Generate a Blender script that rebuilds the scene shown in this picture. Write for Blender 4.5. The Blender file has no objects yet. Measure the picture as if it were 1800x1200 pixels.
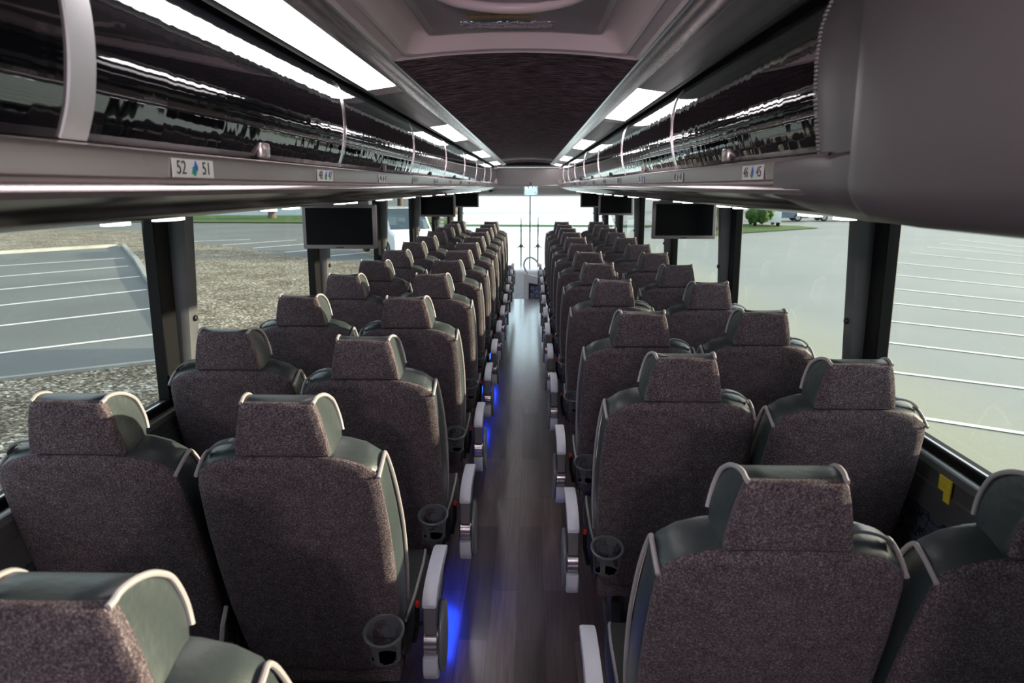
import bpy, bmesh, math, random
from mathutils import Vector, Matrix, noise
random.seed(7)
S = bpy.context.scene
COL = S.collection
R = math.radians

# ---------------------------------------------------------------- camera
cam = bpy.data.cameras.new('camera'); cam.lens = 26.0; cam.sensor_width = 36.0
cam.clip_start = 0.02; cam.clip_end = 600
co = bpy.data.objects.new('camera', cam); COL.objects.link(co)
co.location = (0.045, 0, 1.62)
co.rotation_euler = (R(90 - 11.8176), 0, R(1.4233))
S.camera = co
cam.dof.use_dof = True; cam.dof.focus_distance = 2.6; cam.dof.aperture_fstop = 6.3

# ---------------------------------------------------------------- world, sun, exposure
W = bpy.data.worlds.new('sky'); S.world = W; W.use_nodes = True
wn = W.node_tree; wn.nodes.clear()
wo = wn.nodes.new('ShaderNodeOutputWorld'); wb = wn.nodes.new('ShaderNodeBackground')
sk = wn.nodes.new('ShaderNodeTexSky'); sk.sky_type = 'NISHITA'; sk.sun_disc = False
sk.sun_elevation = R(24); sk.sun_rotation = R(70); sk.dust_density = 3.0; sk.air_density = 1.0; sk.altitude = 50
hz = wn.nodes.new('ShaderNodeMix'); hz.data_type = 'RGBA'; hz.inputs[0].default_value = 0.6
wn.links.new(sk.outputs[0], hz.inputs[6]); hz.inputs[7].default_value = (5.2, 5.6, 5.9, 1)
wn.links.new(hz.outputs[2], wb.inputs[0]); wb.inputs[1].default_value = 0.34
wn.links.new(wb.outputs[0], wo.inputs[0])
sun = bpy.data.lights.new('sun', 'SUN'); sun.energy = 12.0; sun.angle = R(0.7); sun.color = (1.0, 0.86, 0.62)
so = bpy.data.objects.new('sun', sun); COL.objects.link(so)
el, az = R(9.0), R(6.0)         # low sun from the right
d = Vector((-math.cos(el) * math.cos(az), -math.cos(el) * math.sin(az), -math.sin(el)))
so.rotation_euler = d.to_track_quat('-Z', 'Y').to_euler(); so.location = (30, 8, 8)
S.view_settings.view_transform = 'Standard'; S.view_settings.look = 'None'
S.view_settings.exposure = 0.0; S.view_settings.gamma = 1.0; S.view_settings.use_curve_mapping = False

# ---------------------------------------------------------------- materials
def mk(name):
    m = bpy.data.materials.new(name); m.use_nodes = True
    return m, m.node_tree, m.node_tree.nodes['Principled BSDF']
def plain(name, col, rough=0.5, metal=0.0, spec=0.5, coat=0.0, emit=None, es=0.0, bump=None, var=0.0, vs=20):
    m, t, p = mk(name)
    p.inputs['Base Color'].default_value = (*col, 1); p.inputs['Roughness'].default_value = rough
    p.inputs['Metallic'].default_value = metal; p.inputs['Specular IOR Level'].default_value = spec
    p.inputs['Coat Weight'].default_value = coat
    if emit: p.inputs['Emission Color'].default_value = (*emit, 1); p.inputs['Emission Strength'].default_value = es
    tc = t.nodes.new('ShaderNodeTexCoord')
    n = t.nodes.new('ShaderNodeTexNoise'); n.inputs['Scale'].default_value = vs; n.inputs['Detail'].default_value = 4
    t.links.new(tc.outputs['Object'], n.inputs['Vector'])
    if var:
        r = t.nodes.new('ShaderNodeValToRGB')
        r.color_ramp.elements[0].position = 0.3; r.color_ramp.elements[1].position = 0.7
        r.color_ramp.elements[0].color = (*[c * (1 - var) for c in col], 1)
        r.color_ramp.elements[1].color = (*[c * (1 + var) for c in col], 1)
        t.links.new(n.outputs[0], r.inputs[0]); t.links.new(r.outputs[0], p.inputs['Base Color'])
    if bump:
        n2 = t.nodes.new('ShaderNodeTexNoise'); n2.inputs['Scale'].default_value = bump[0]
        t.links.new(tc.outputs['Object'], n2.inputs['Vector'])
        b = t.nodes.new('ShaderNodeBump'); b.inputs['Strength'].default_value = bump[1]; b.inputs['Distance'].default_value = 0.01
        t.links.new(n2.outputs[0], b.inputs['Height']); t.links.new(b.outputs[0], p.inputs['Normal'])
    return m

def fabric(name, dark, mid, light, scale, sheen=0.25, tint=None):
    m, t, p = mk(name); L = t.links.new
    tc = t.nodes.new('ShaderNodeTexCoord')
    n = t.nodes.new('ShaderNodeTexNoise'); n.inputs['Scale'].default_value = scale; n.inputs['Detail'].default_value = 3
    n.inputs['Roughness'].default_value = 0.75
    L(tc.outputs['Object'], n.inputs['Vector'])
    r = t.nodes.new('ShaderNodeValToRGB'); e = r.color_ramp.elements
    e[0].position = 0.36; e[0].color = (*dark, 1); e[1].position = 0.68; e[1].color = (*light, 1)
    q = e.new(0.52); q.color = (*mid, 1)
    L(n.outputs[0], r.inputs[0])
    out = r.outputs[0]
    if tint:
        n3 = t.nodes.new('ShaderNodeTexNoise'); n3.inputs['Scale'].default_value = scale * 0.13; n3.inputs['Detail'].default_value = 3
        L(tc.outputs['Object'], n3.inputs['Vector'])
        mx = t.nodes.new('ShaderNodeMix'); mx.data_type = 'RGBA'; mx.blend_type = 'MULTIPLY'
        r3 = t.nodes.new('ShaderNodeValToRGB'); r3.color_ramp.elements[0].position = .35; r3.color_ramp.elements[1].position = .65
        r3.color_ramp.elements[0].color = (*tint, 1); r3.color_ramp.elements[1].color = (1, 1, 1, 1)
        L(n3.outputs[0], r3.inputs[0]); mx.inputs[0].default_value = 0.8
        L(out, mx.inputs[6]); L(r3.outputs[0], mx.inputs[7]); out = mx.outputs[2]
    L(out, p.inputs['Base Color'])
    p.inputs['Roughness'].default_value = 0.92; p.inputs['Specular IOR Level'].default_value = 0.2
    p.inputs['Sheen Weight'].default_value = sheen; p.inputs['Sheen Roughness'].default_value = 0.45
    b = t.nodes.new('ShaderNodeBump'); b.inputs['Strength'].default_value = 0.6; b.inputs['Distance'].default_value = 0.004
    L(n.outputs[0], b.inputs['Height']); L(b.outputs[0], p.inputs['Normal'])
    return m

M = {}
M['tweed'] = fabric('seat_tweed', (.040, .030, .035), (.100, .078, .087), (.33, .26, .287), 290, 0.04, (.72, .66, .72))
M['vinyl'] = plain('grey_vinyl', (.036, .045, .049), .40, bump=(60, .12), var=.12, vs=9)
M['piping'] = plain('light_piping', (.34, .31, .33), .5, var=.06)
M['cushion'] = plain('dark_cushion_vinyl', (.036, .036, .037), .5, bump=(50, .15), var=.1)
M['arm_light'] = plain('pale_armrest_pad', (.60, .60, .70), .38, var=.03)
M['arm_mid'] = plain('grey_plastic', (.13, .12, .135), .35, var=.05)
M['arm_hub'] = plain('satin_metal', (.42, .38, .41), .22, .85, var=.05)
M['arm_side'] = plain('blue_grey_plastic', (.15, .165, .19), .33, var=.05)
M['cup'] = plain('charcoal_plastic', (.085, .088, .100), .30, var=.08)
M['black'] = plain('black_plastic', (.010, .010, .011), .45, var=.1)
M['rubber'] = plain('black_rubber', (.005, .005, .006), .6, spec=.15, var=.1)
M['red'] = plain('red_buckle', (.75, .03, .02), .35)
M['frame'] = plain('seat_frame_black', (.022, .021, .023), .45, var=.1)
M['mauve'] = plain('mauve_rail', (.50, .41, .42), .27, .7, var=.04, vs=3)
M['mauve_pl'] = plain('mauve_moulding', (.135, .108, .122), .42, bump=(400, .05), var=.05, vs=4)
M['hatch_pl'] = plain('hatch_moulding', (.78, .62, .67), .36, var=.03, vs=5)
M['hatch_lid'] = plain('hatch_lid_grey', (.34, .30, .33), .38, var=.05, vs=6)
M['under'] = plain('dark_underside', (.050, .042, .044), .24, .3, var=.08)
M['chrome'] = plain('polished_trim', (.62, .57, .57), .14, 1.0)
M['alu'] = plain('aluminium_duct', (.40, .39, .39), .28, .8, var=.05)
M['duct_dark'] = plain('duct_face', (.10, .095, .10), .40, .3, var=.08)
M['pillar'] = plain('pillar_grey', (.085, .088, .10), .42, var=.1, vs=12)
M['ceil_rail'] = plain('ceiling_rail', (.40, .38, .38), .20, .85, var=.06, vs=6)
M['emit'] = plain('lit_diffuser', (.9, .9, .9), .5, emit=(1.0, .94, .95), es=9.5)
M['emit_read'] = plain('lit_lens', (.9, .9, .9), .4, emit=(1.0, .96, .98), es=6.0)
M['emit_blue'] = plain('blue_lamp_lens', (.02, .05, .6), .4, emit=(.01, .06, 1.0), es=8.0)
M['white'] = plain('white_sign', (.90, .88, .90), .5, emit=None)
M['ink'] = plain('ink', (.03, .03, .04), .6)
M['logo_g'] = plain('logo_green', (.01, .30, .25), .5)
M['logo_b'] = plain('logo_blue', (.02, .12, .65), .5)
M['yellow'] = plain('yellow_sticker', (.72, .52, .04), .5, var=.1, vs=80)
M['orange'] = plain('orange_sticker', (.52, .27, .06), .45, var=.35, vs=140)
M['screen'] = plain('dead_screen', (.003, .003, .004), .35, spec=.06)
M['bezel'] = plain('screen_bezel', (.17, .15, .16), .35, var=.05)
M['pale_pl'] = plain('pale_plastic', (.80, .81, .84), .4, var=.04)
M['foil'] = plain('bright_foil', (.6, .62, .66), .06, 1.0, bump=(55, 1.0))
M['mirror'] = plain('mirror', (.85, .87, .9), .03, 1.0, bump=(12, .15))
M['body'] = plain('dark_lining', (.03, .03, .032), .7, var=.1)
M['header'] = plain('header_panel', (.56, .52, .53), .34, .3, var=.04, vs=2)

# glossy black bin door with a slightly rippled face
m, t, p = mk('black_gloss'); L = t.links.new
p.inputs['Base Color'].default_value = (.006, .006, .008, 1); p.inputs['Roughness'].default_value = .035
p.inputs['Specular IOR Level'].default_value = .75; p.inputs['Coat Weight'].default_value = .5; p.inputs['Coat Roughness'].default_value = .02
tc = t.nodes.new('ShaderNodeTexCoord'); mp = t.nodes.new('ShaderNodeMapping'); mp.inputs['Scale'].default_value = (1, 7, 1.2)
n = t.nodes.new('ShaderNodeTexNoise'); n.inputs['Scale'].default_value = 2.2; n.inputs['Detail'].default_value = 1.5
b = t.nodes.new('ShaderNodeBump'); b.inputs['Strength'].default_value = .11; b.inputs['Distance'].default_value = .01
L(tc.outputs['Object'], mp.inputs[0]); L(mp.outputs[0], n.inputs['Vector']); L(n.outputs[0], b.inputs['Height'])
L(b.outputs[0], p.inputs['Normal']); L(b.outputs[0], p.inputs['Coat Normal']); M['gloss'] = m

# ceiling carpet, fibres running across the bus
m, t, p = mk('ceiling_carpet'); L = t.links.new
tc = t.nodes.new('ShaderNodeTexCoord'); mp = t.nodes.new('ShaderNodeMapping'); mp.inputs['Scale'].default_value = (8, 52, 24)
n = t.nodes.new('ShaderNodeTexNoise'); n.inputs['Scale'].default_value = 1.6; n.inputs['Detail'].default_value = 4; n.inputs['Roughness'].default_value = .7
r = t.nodes.new('ShaderNodeValToRGB'); e = r.color_ramp.elements
e[0].position = .40; e[0].color = (.010, .008, .010, 1); e[1].position = .62; e[1].color = (.46, .28, .37, 1)
q = e.new(.5); q.color = (.14, .085, .115, 1)
L(tc.outputs['Object'], mp.inputs[0]); L(mp.outputs[0], n.inputs['Vector']); L(n.outputs[0], r.inputs[0]); L(r.outputs[0], p.inputs['Base Color'])
p.inputs['Roughness'].default_value = .9; p.inputs['Specular IOR Level'].default_value = .25
b = t.nodes.new('ShaderNodeBump'); b.inputs['Strength'].default_value = .5; b.inputs['Distance'].default_value = .004
L(n.outputs[0], b.inputs['Height']); L(b.outputs[0], p.inputs['Normal']); M['carpet'] = m

# wood-look vinyl floor
m, t, p = mk('plank_floor'); L = t.links.new
tc = t.nodes.new('ShaderNodeTexCoord'); sp = t.nodes.new('ShaderNodeSeparateXYZ'); cb = t.nodes.new('ShaderNodeCombineXYZ')
L(tc.outputs['Object'], sp.inputs[0]); L(sp.outputs['Y'], cb.inputs['X']); L(sp.outputs['X'], cb.inputs['Y'])
bk = t.nodes.new('ShaderNodeTexBrick'); bk.offset = .37; bk.inputs['Scale'].default_value = 1
bk.inputs['Brick Width'].default_value = .92; bk.inputs['Row Height'].default_value = .105; bk.inputs['Mortar Size'].default_value = .0012
bk.inputs['Color1'].default_value = (.058, .040, .038, 1); bk.inputs['Color2'].default_value = (.205, .150, .142, 1); bk.inputs['Mortar'].default_value = (.03, .022, .02, 1)
L(cb.outputs[0], bk.inputs['Vector'])
mp = t.nodes.new('ShaderNodeMapping'); mp.inputs['Scale'].default_value = (60, 2.5, 1)
n = t.nodes.new('ShaderNodeTexNoise'); n.inputs['Scale'].default_value = 1.5; n.inputs['Detail'].default_value = 5
L(tc.outputs['Object'], mp.inputs[0]); L(mp.outputs[0], n.inputs['Vector'])
mx = t.nodes.new('ShaderNodeMix'); mx.data_type = 'RGBA'; mx.blend_type = 'MULTIPLY'; mx.inputs[0].default_value = .75
r = t.nodes.new('ShaderNodeValToRGB'); r.color_ramp.elements[0].color = (.45, .43, .42, 1); r.color_ramp.elements[1].color = (1.25, 1.2, 1.2, 1)
r.color_ramp.elements[0].position = .3; r.color_ramp.elements[1].position = .7
L(n.outputs[0], r.inputs[0]); L(bk.outputs[0], mx.inputs[6]); L(r.outputs[0], mx.inputs[7]); L(mx.outputs[2], p.inputs['Base Color'])
p.inputs['Roughness'].default_value = .30; p.inputs['Specular IOR Level'].default_value = .8
p.inputs['Coat Weight'].default_value = 1.0; p.inputs['Coat Roughness'].default_value = .16; p.inputs['Coat IOR'].default_value = 1.85
b = t.nodes.new('ShaderNodeBump'); b.inputs['Strength'].default_value = .04; b.inputs['Distance'].default_value = .003
L(n.outputs[0], b.inputs['Height']); L(b.outputs[0], p.inputs['Normal']); M['floor'] = m

# patterned side-wall fabric (dark blue scribbles)
def scribble(name, a, bcol, scale):
    m, t, p = mk(name); L = t.links.new
    tc = t.nodes.new('ShaderNodeTexCoord'); v = t.nodes.new('ShaderNodeTexVoronoi'); v.feature = 'DISTANCE_TO_EDGE'
    v.inputs['Scale'].default_value = scale
    n = t.nodes.new('ShaderNodeTexNoise'); n.inputs['Scale'].default_value = 14
    va = t.nodes.new('ShaderNodeVectorMath'); va.operation = 'ADD'
    vs = t.nodes.new('ShaderNodeVectorMath'); vs.operation = 'SCALE'; vs.inputs['Scale'].default_value = .12
    L(tc.outputs['Object'], n.inputs['Vector']); L(n.outputs['Color'], vs.inputs[0]); L(vs.outputs[0], va.inputs[0]); L(tc.outputs['Object'], va.inputs[1])
    L(va.outputs[0], v.inputs['Vector'])
    r = t.nodes.new('ShaderNodeValToRGB'); r.color_ramp.elements[0].position = .04; r.color_ramp.elements[1].position = .10
    r.color_ramp.elements[0].color = (*a, 1); r.color_ramp.elements[1].color = (*bcol, 1)
    L(v.outputs[0], r.inputs[0]); L(r.outputs[0], p.inputs['Base Color']); p.inputs['Roughness'].default_value = .9
    return m
M['wallfab'] = scribble('wall_fabric', (.008, .008, .010), (.060, .066, .10), 20)
M['inset'] = scribble('panel_fabric', (.30, .30, .42), (.07, .07, .16), 16)

# perforated grille
m, t, p = mk('grille'); L = t.links.new
tc = t.nodes.new('ShaderNodeTexCoord'); v = t.nodes.new('ShaderNodeTexVoronoi'); v.inputs['Scale'].default_value = 160; v.inputs['Randomness'].default_value = 0
r = t.nodes.new('ShaderNodeValToRGB'); r.color_ramp.elements[0].position = .28; r.color_ramp.elements[1].position = .34
r.color_ramp.elements[0].color = (.04, .04, .045, 1); r.color_ramp.elements[1].color = (.20, .205, .21, 1)
L(tc.outputs['Object'], v.inputs['Vector']); L(v.outputs[0], r.inputs[0]); L(r.outputs[0], p.inputs['Base Color']); p.inputs['Roughness'].default_value = .38
M['grille'] = m

# window glass: mostly see-through with a weak reflection
def glass(name, tint, refl):
    m = bpy.data.materials.new(name); m.use_nodes = True; t = m.node_tree; t.nodes.clear(); L = t.links.new
    o = t.nodes.new('ShaderNodeOutputMaterial'); tr = t.nodes.new('ShaderNodeBsdfTransparent'); tr.inputs[0].default_value = (*tint, 1)
    gl = t.nodes.new('ShaderNodeBsdfGlossy'); gl.inputs['Roughness'].default_value = .02
    fr = t.nodes.new('ShaderNodeLayerWeight'); fr.inputs[0].default_value = .5
    pw = t.nodes.new('ShaderNodeMath'); pw.operation = 'POWER'; pw.inputs[1].default_value = 5
    ml = t.nodes.new('ShaderNodeMath'); ml.operation = 'MULTIPLY_ADD'; ml.inputs[1].default_value = refl; ml.inputs[2].default_value = .035
    mx = t.nodes.new('ShaderNodeMixShader')
    L(fr.outputs['Facing'], pw.inputs[0]); L(pw.outputs[0], ml.inputs[0]); L(ml.outputs[0], mx.inputs[0]); L(tr.outputs[0], mx.inputs[1]); L(gl.outputs[0], mx.inputs[2]); L(mx.outputs[0], o.inputs[0])
    return m
M['glass'] = glass('tinted_glass', (.86, .93, .90), .35)
M['screenglass'] = glass('clear_glass', (.84, .98, 1.0), .3)

# ground materials
def ground(name, c1, c2, s1, s2, bump=.3, rough=.9, edge=None, spec=.3):
    m, t, p = mk(name); L = t.links.new
    tc = t.nodes.new('ShaderNodeTexCoord')
    n = t.nodes.new('ShaderNodeTexNoise'); n.inputs['Scale'].default_value = s1; n.inputs['Detail'].default_value = 5; n.inputs['Roughness'].default_value = .8
    n2 = t.nodes.new('ShaderNodeTexNoise'); n2.inputs['Scale'].default_value = s2; n2.inputs['Detail'].default_value = 4
    L(tc.outputs['Object'], n.inputs['Vector']); L(tc.outputs['Object'], n2.inputs['Vector'])
    a = t.nodes.new('ShaderNodeMath'); a.operation = 'MULTIPLY_ADD'; a.inputs[1].default_value = .45; a.inputs[2].default_value = 0
    L(n2.outputs[0], a.inputs[0]); s = t.nodes.new('ShaderNodeMath'); s.operation = 'MULTIPLY_ADD'; s.inputs[1].default_value = .55
    L(n.outputs[0], s.inputs[0]); L(a.outputs[0], s.inputs[2])
    r = t.nodes.new('ShaderNodeValToRGB'); r.color_ramp.elements[0].position = .36; r.color_ramp.elements[1].position = .64
    r.color_ramp.elements[0].color = (*c1, 1); r.color_ramp.elements[1].color = (*c2, 1)
    L(s.outputs[0], r.inputs[0]); out = r.outputs[0]
    if edge:                                   # blends to a paler, yellower tone next to the bus
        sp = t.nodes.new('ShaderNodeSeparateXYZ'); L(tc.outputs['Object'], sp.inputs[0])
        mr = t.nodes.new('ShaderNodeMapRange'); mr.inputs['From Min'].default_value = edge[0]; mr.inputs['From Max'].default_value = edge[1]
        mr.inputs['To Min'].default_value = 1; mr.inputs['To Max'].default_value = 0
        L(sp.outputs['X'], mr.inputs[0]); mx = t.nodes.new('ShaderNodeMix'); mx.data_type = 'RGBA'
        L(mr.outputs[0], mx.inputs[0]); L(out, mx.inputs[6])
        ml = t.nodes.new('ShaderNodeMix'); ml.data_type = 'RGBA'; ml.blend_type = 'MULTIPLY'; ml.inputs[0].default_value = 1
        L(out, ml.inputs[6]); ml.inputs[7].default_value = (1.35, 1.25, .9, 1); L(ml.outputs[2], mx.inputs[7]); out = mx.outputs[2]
    L(out, p.inputs['Base Color']); p.inputs['Roughness'].default_value = rough; p.inputs['Specular IOR Level'].default_value = spec
    b = t.nodes.new('ShaderNodeBump'); b.inputs['Strength'].default_value = bump; b.inputs['Distance'].default_value = .02
    L(n.outputs[0], b.inputs['Height']); L(b.outputs[0], p.inputs['Normal'])
    return m
M['asphalt'] = ground('lot_asphalt', (.096, .105, .103), (.148, .158, .155), 30, .25, .2)
M['asphalt_glare'] = ground('glare_asphalt', (.19, .20, .185), (.25, .262, .24), 30, .2, .2, rough=.55, edge=(4.6, 7.2), spec=.5)  # paler copy of the lot asphalt: sun glare put into its colour
M['mulch'] = ground('bark_mulch', (.030, .024, .016), (.46, .42, .34), 11, .6, .9)
M['concrete'] = ground('glare_bounce_ground', (.74, .76, .74), (.82, .83, .81), 9, .3, .1)  # near-white ground: glare ahead and bounce light behind put into its colour
m, t, p = mk('wood_chips'); L = t.links.new
tc = t.nodes.new('ShaderNodeTexCoord'); v = t.nodes.new('ShaderNodeTexVoronoi'); v.inputs['Scale'].default_value = 24
n = t.nodes.new('ShaderNodeTexNoise'); n.inputs['Scale'].default_value = .8; n.inputs['Detail'].default_value = 6
L(tc.outputs['Object'], v.inputs['Vector']); L(tc.outputs['Object'], n.inputs['Vector'])
sp = t.nodes.new('ShaderNodeSeparateColor'); L(v.outputs['Color'], sp.inputs[0])
r = t.nodes.new('ShaderNodeValToRGB'); e = r.color_ramp.elements
e[0].position = 0; e[0].color = (.035, .028, .018, 1); e[1].position = 1; e[1].color = (.70, .66, .56, 1)
q = e.new(.55); q.color = (.17, .145, .105, 1); q = e.new(.85); q.color = (.33, .30, .24, 1)
L(sp.outputs[0], r.inputs[0])
mx = t.nodes.new('ShaderNodeMix'); mx.data_type = 'RGBA'; mx.blend_type = 'MULTIPLY'; mx.inputs[0].default_value = .7
r2 = t.nodes.new('ShaderNodeValToRGB'); r2.color_ramp.elements[0].position = .35; r2.color_ramp.elements[1].position = .65
r2.color_ramp.elements[0].color = (.55, .50, .42, 1); r2.color_ramp.elements[1].color = (1.2, 1.2, 1.2, 1)
L(n.outputs[0], r2.inputs[0]); L(r.outputs[0], mx.inputs[6]); L(r2.outputs[0], mx.inputs[7]); L(mx.outputs[2], p.inputs['Base Color'])
p.inputs['Roughness'].default_value = .9; p.inputs['Specular IOR Level'].default_value = .2
b = t.nodes.new('ShaderNodeBump'); b.inputs['Strength'].default_value = .6; b.inputs['Distance'].default_value = .03
L(sp.outputs[1], b.inputs['Height']); L(b.outputs[0], p.inputs['Normal']); M['mulch'] = m
M['grass'] = ground('grass', (.03, .075, .015), (.09, .15, .035), 14, 1, .5)
M['paint'] = plain('line_paint', (.80, .80, .77), .7, var=.08, vs=3)
M['curb'] = ground('curb_concrete', (.22, .225, .21), (.34, .345, .32), 14, 1.2, .2)
M['leaf'] = ground('leaves', (.015, .045, .012), (.09, .16, .035), 3, .8, 1.0)
M['bark'] = plain('bark', (.10, .08, .06), .9, var=.3)
M['car_white'] = plain('white_paint', (.75, .78, .80), .25, coat=.5)
M['car_blue'] = plain('blue_grey_paint', (.10, .14, .20), .25, coat=.5)
M['car_glass'] = plain('car_glass', (.03, .05, .07), .08)
M['tyre'] = plain('tyre', (.015, .015, .015), .8)
M['wall_pale'] = plain('pale_building_wall', (.62, .70, .72), .8, var=.05, vs=.4)

# ---------------------------------------------------------------- mesh helpers
def finish(name, bm, mat, parent=None, smooth=True, angle=40):
    me = bpy.data.meshes.new(name)
    bmesh.ops.recalc_face_normals(bm, faces=bm.faces[:])
    bm.to_mesh(me); bm.free()
    for k in (mat if isinstance(mat, (list, tuple)) else [mat]):
        me.materials.append(M[k] if isinstance(k, str) else k)
    if smooth:
        for f in me.polygons: f.use_smooth = True
        try: me.set_sharp_from_angle(angle=R(angle))
        except Exception: pass
    o = bpy.data.objects.new(name, me); COL.objects.link(o)
    if parent: o.parent = parent
    return o
def thing(name, label, cat, loc=(0, 0, 0), rz=0, group=None):
    o = bpy.data.objects.new(name, None); COL.objects.link(o); o.location = loc; o.rotation_euler = (0, 0, rz)
    o.empty_display_size = .1; o['label'] = label; o['category'] = cat
    if group: o['group'] = group
    return o
def tag(o, label, cat, group=None, kind=None):
    o['label'] = label; o['category'] = cat
    if group: o['group'] = group
    if kind: o['kind'] = kind
    return o
def struct(o): o['kind'] = 'structure'; return o
def box(bm, x0, x1, y0, y1, z0, z1, bev=0, seg=2):
    vs = [bm.verts.new((x, y, z)) for x in (x0, x1) for y in (y0, y1) for z in (z0, z1)]
    fs = [(0, 1, 3, 2), (4, 6, 7, 5), (0, 4, 5, 1), (2, 3, 7, 6), (0, 2, 6, 4), (1, 5, 7, 3)]
    F = [bm.faces.new([vs[i] for i in f]) for f in fs]
    if bev:
        es = {e for f in F for e in f.edges}
        bmesh.ops.bevel(bm, geom=list(es), offset=bev, segments=seg, affect='EDGES', profile=.5)
def loft(bm, rings, closed=True, cap0=True, cap1=True):
    V = [[bm.verts.new(p) for p in r] for r in rings]
    n = len(V[0])
    for a, b in zip(V, V[1:]):
        for i in range(n if closed else n - 1):
            j = (i + 1) % n
            bm.faces.new((a[i], a[j], b[j], b[i]))
    if closed and cap0: bm.faces.new(V[0])
    if closed and cap1: bm.faces.new(V[-1][::-1])
    return V
def tube(bm, pts, r, n=8, cap=True):
    pts = [Vector(p) for p in pts]; rings = []; up = None
    for i, p in enumerate(pts):
        a = pts[max(0, i - 1)]; b = pts[min(len(pts) - 1, i + 1)]
        tdir = (b - a).normalized()
        if up is None: up = Vector((0, 0, 1)) if abs(tdir.z) < .9 else Vector((1, 0, 0))
        s = tdir.cross(up).normalized(); u = s.cross(tdir).normalized(); up = u
        rings.append([p + s * r * math.cos(k * 2 * math.pi / n) + u * r * math.sin(k * 2 * math.pi / n) for k in range(n)])
    loft(bm, rings, True, cap, cap)
def smooth_path(pts, k=4):
    P = [Vector(p) for p in pts]; out = []
    for i in range(len(P) - 1):
        p0 = P[max(0, i - 1)]; p1 = P[i]; p2 = P[i + 1]; p3 = P[min(len(P) - 1, i + 2)]
        for j in range(k):
            t = j / k
            out.append(.5 * ((2 * p1) + (p2 - p0) * t + (2 * p0 - 5 * p1 + 4 * p2 - p3) * t * t + (3 * p1 - p0 - 3 * p2 + p3) * t ** 3))
    out.append(P[-1]); return out
def cyl(bm, c, r, h, axis='X', n=24, r2=None, bev=0):
    r2 = r if r2 is None else r2
    prof = [(-h / 2, r - bev), (-h / 2 + bev, r), (h / 2 - bev, r2), (h / 2, r2 - bev)] if bev else [(-h / 2, r), (h / 2, r2)]
    rings = []
    for a, q in prof:
        ring = []
        for k in range(n):
            u, v = q * math.cos(k * 2 * math.pi / n), q * math.sin(k * 2 * math.pi / n)
            p = {'X': (a, u, v), 'Y': (u, a, v), 'Z': (u, v, a)}[axis]
            ring.append((c[0] + p[0], c[1] + p[1], c[2] + p[2]))
        rings.append(ring)
    loft(bm, rings)
def prism_x(bm, prof, x0, x1, bev=0):       # prof in (y,z)
    rings = [[(x0, y, z) for y, z in prof], [(x1, y, z) for y, z in prof]]
    if bev:
        cy = sum(p[0] for p in prof) / len(prof); cz = sum(p[1] for p in prof) / len(prof)
        def ins(q):
            out = []
            for y, z in prof:
                dd = math.hypot(y - cy, z - cz) or 1
                out.append((y - (y - cy) / dd * q, z - (z - cz) / dd * q))
            return out
        s = 1 if x1 > x0 else -1
        rings = [[(x0, y, z) for y, z in ins(bev)], [(x0 + s * bev, y, z) for y, z in prof],
                 [(x1 - s * bev, y, z) for y, z in prof], [(x1, y, z) for y, z in ins(bev)]]
    loft(bm, rings)
def strip_y(bm, prof, ys):                   # open profile (x,z) swept along y
    loft(bm, [[(x, y, z) for x, z in prof] for y in ys], closed=False)
def thick_y(bm, prof, y0, y1, th, cx=None):  # profile (x,z) given thickness th along +normal, swept as a closed solid
    P = [Vector(p) for p in prof]; off = []
    for i, p in enumerate(P):
        a = P[max(0, i - 1)]; b = P[min(len(P) - 1, i + 1)]; t_ = (b - a).normalized()
        off.append(p + Vector((t_.y, -t_.x)) * th)
    ring = P + off[::-1]
    loft(bm, [[(q.x, y, q.y) for q in ring] for y in (y0, y1)])

# ================================================================ THE BUS SHELL
YB, YF = -1.3, 12.5       # rear wall, front header
SILL = .875
# floor
bm = bmesh.new(); box(bm, -1.22, 1.22, YB, 10.8, -.06, 0); struct(finish('floor', bm, 'floor', smooth=False))
bm = bmesh.new(); box(bm, -1.22, 1.22, 10.80, 13.4, -.50, -.44); struct(finish('floor_entrance', bm, 'pale_pl', smooth=False))
bm = bmesh.new(); box(bm, -1.22, 1.22, 10.74, 10.82, -.50, -.06); struct(finish('trim_1', bm, 'pale_pl', smooth=False))
for q, (s, nm) in enumerate(((-1, 'left'), (1, 'right'))):
    def bx(n, m_, *a, k=0, sm=False):
        b_ = bmesh.new(); x0, x1 = sorted((s * a[0], s * a[1])); box(b_, x0, x1, *a[2:], k); return struct(finish(n, b_, m_, smooth=sm))
    bx('wall_' + nm, 'wallfab', 1.20, 1.26, YB, 13.4, -.5, .76)
    bx('wall_%s_upper' % nm, 'body', 1.235, 1.27, YB, 13.4, 1.60, 2.10)
    # sill rail: bright rolled edge above a two-step duct face
    bm = bmesh.new()
    prof = [(1.245, SILL - .004), (1.195, SILL - .004), (1.183, SILL - .012), (1.180, SILL - .03), (1.186, SILL - .036)]
    prof = [(s * x, z) for x, z in prof]
    if s < 0: prof = prof
    strip_y(bm, prof, (YB, 12.6)); struct(finish('trim_%d' % (2 + q), bm, 'alu'))
    bm = bmesh.new()
    prof = [(1.186, SILL - .036), (1.184, .80), (1.179, .797), (1.176, .72), (1.200, .70)]
    strip_y(bm, [(s * x, z) for x, z in prof], (YB, 12.6)); struct(finish('trim_%d' % (4 + q), bm, 'duct_dark'))
    bx('baseboard_' + nm, 'duct_dark', 1.13, 1.20, YB, 10.7, 0, .14, k=.01)
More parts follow.
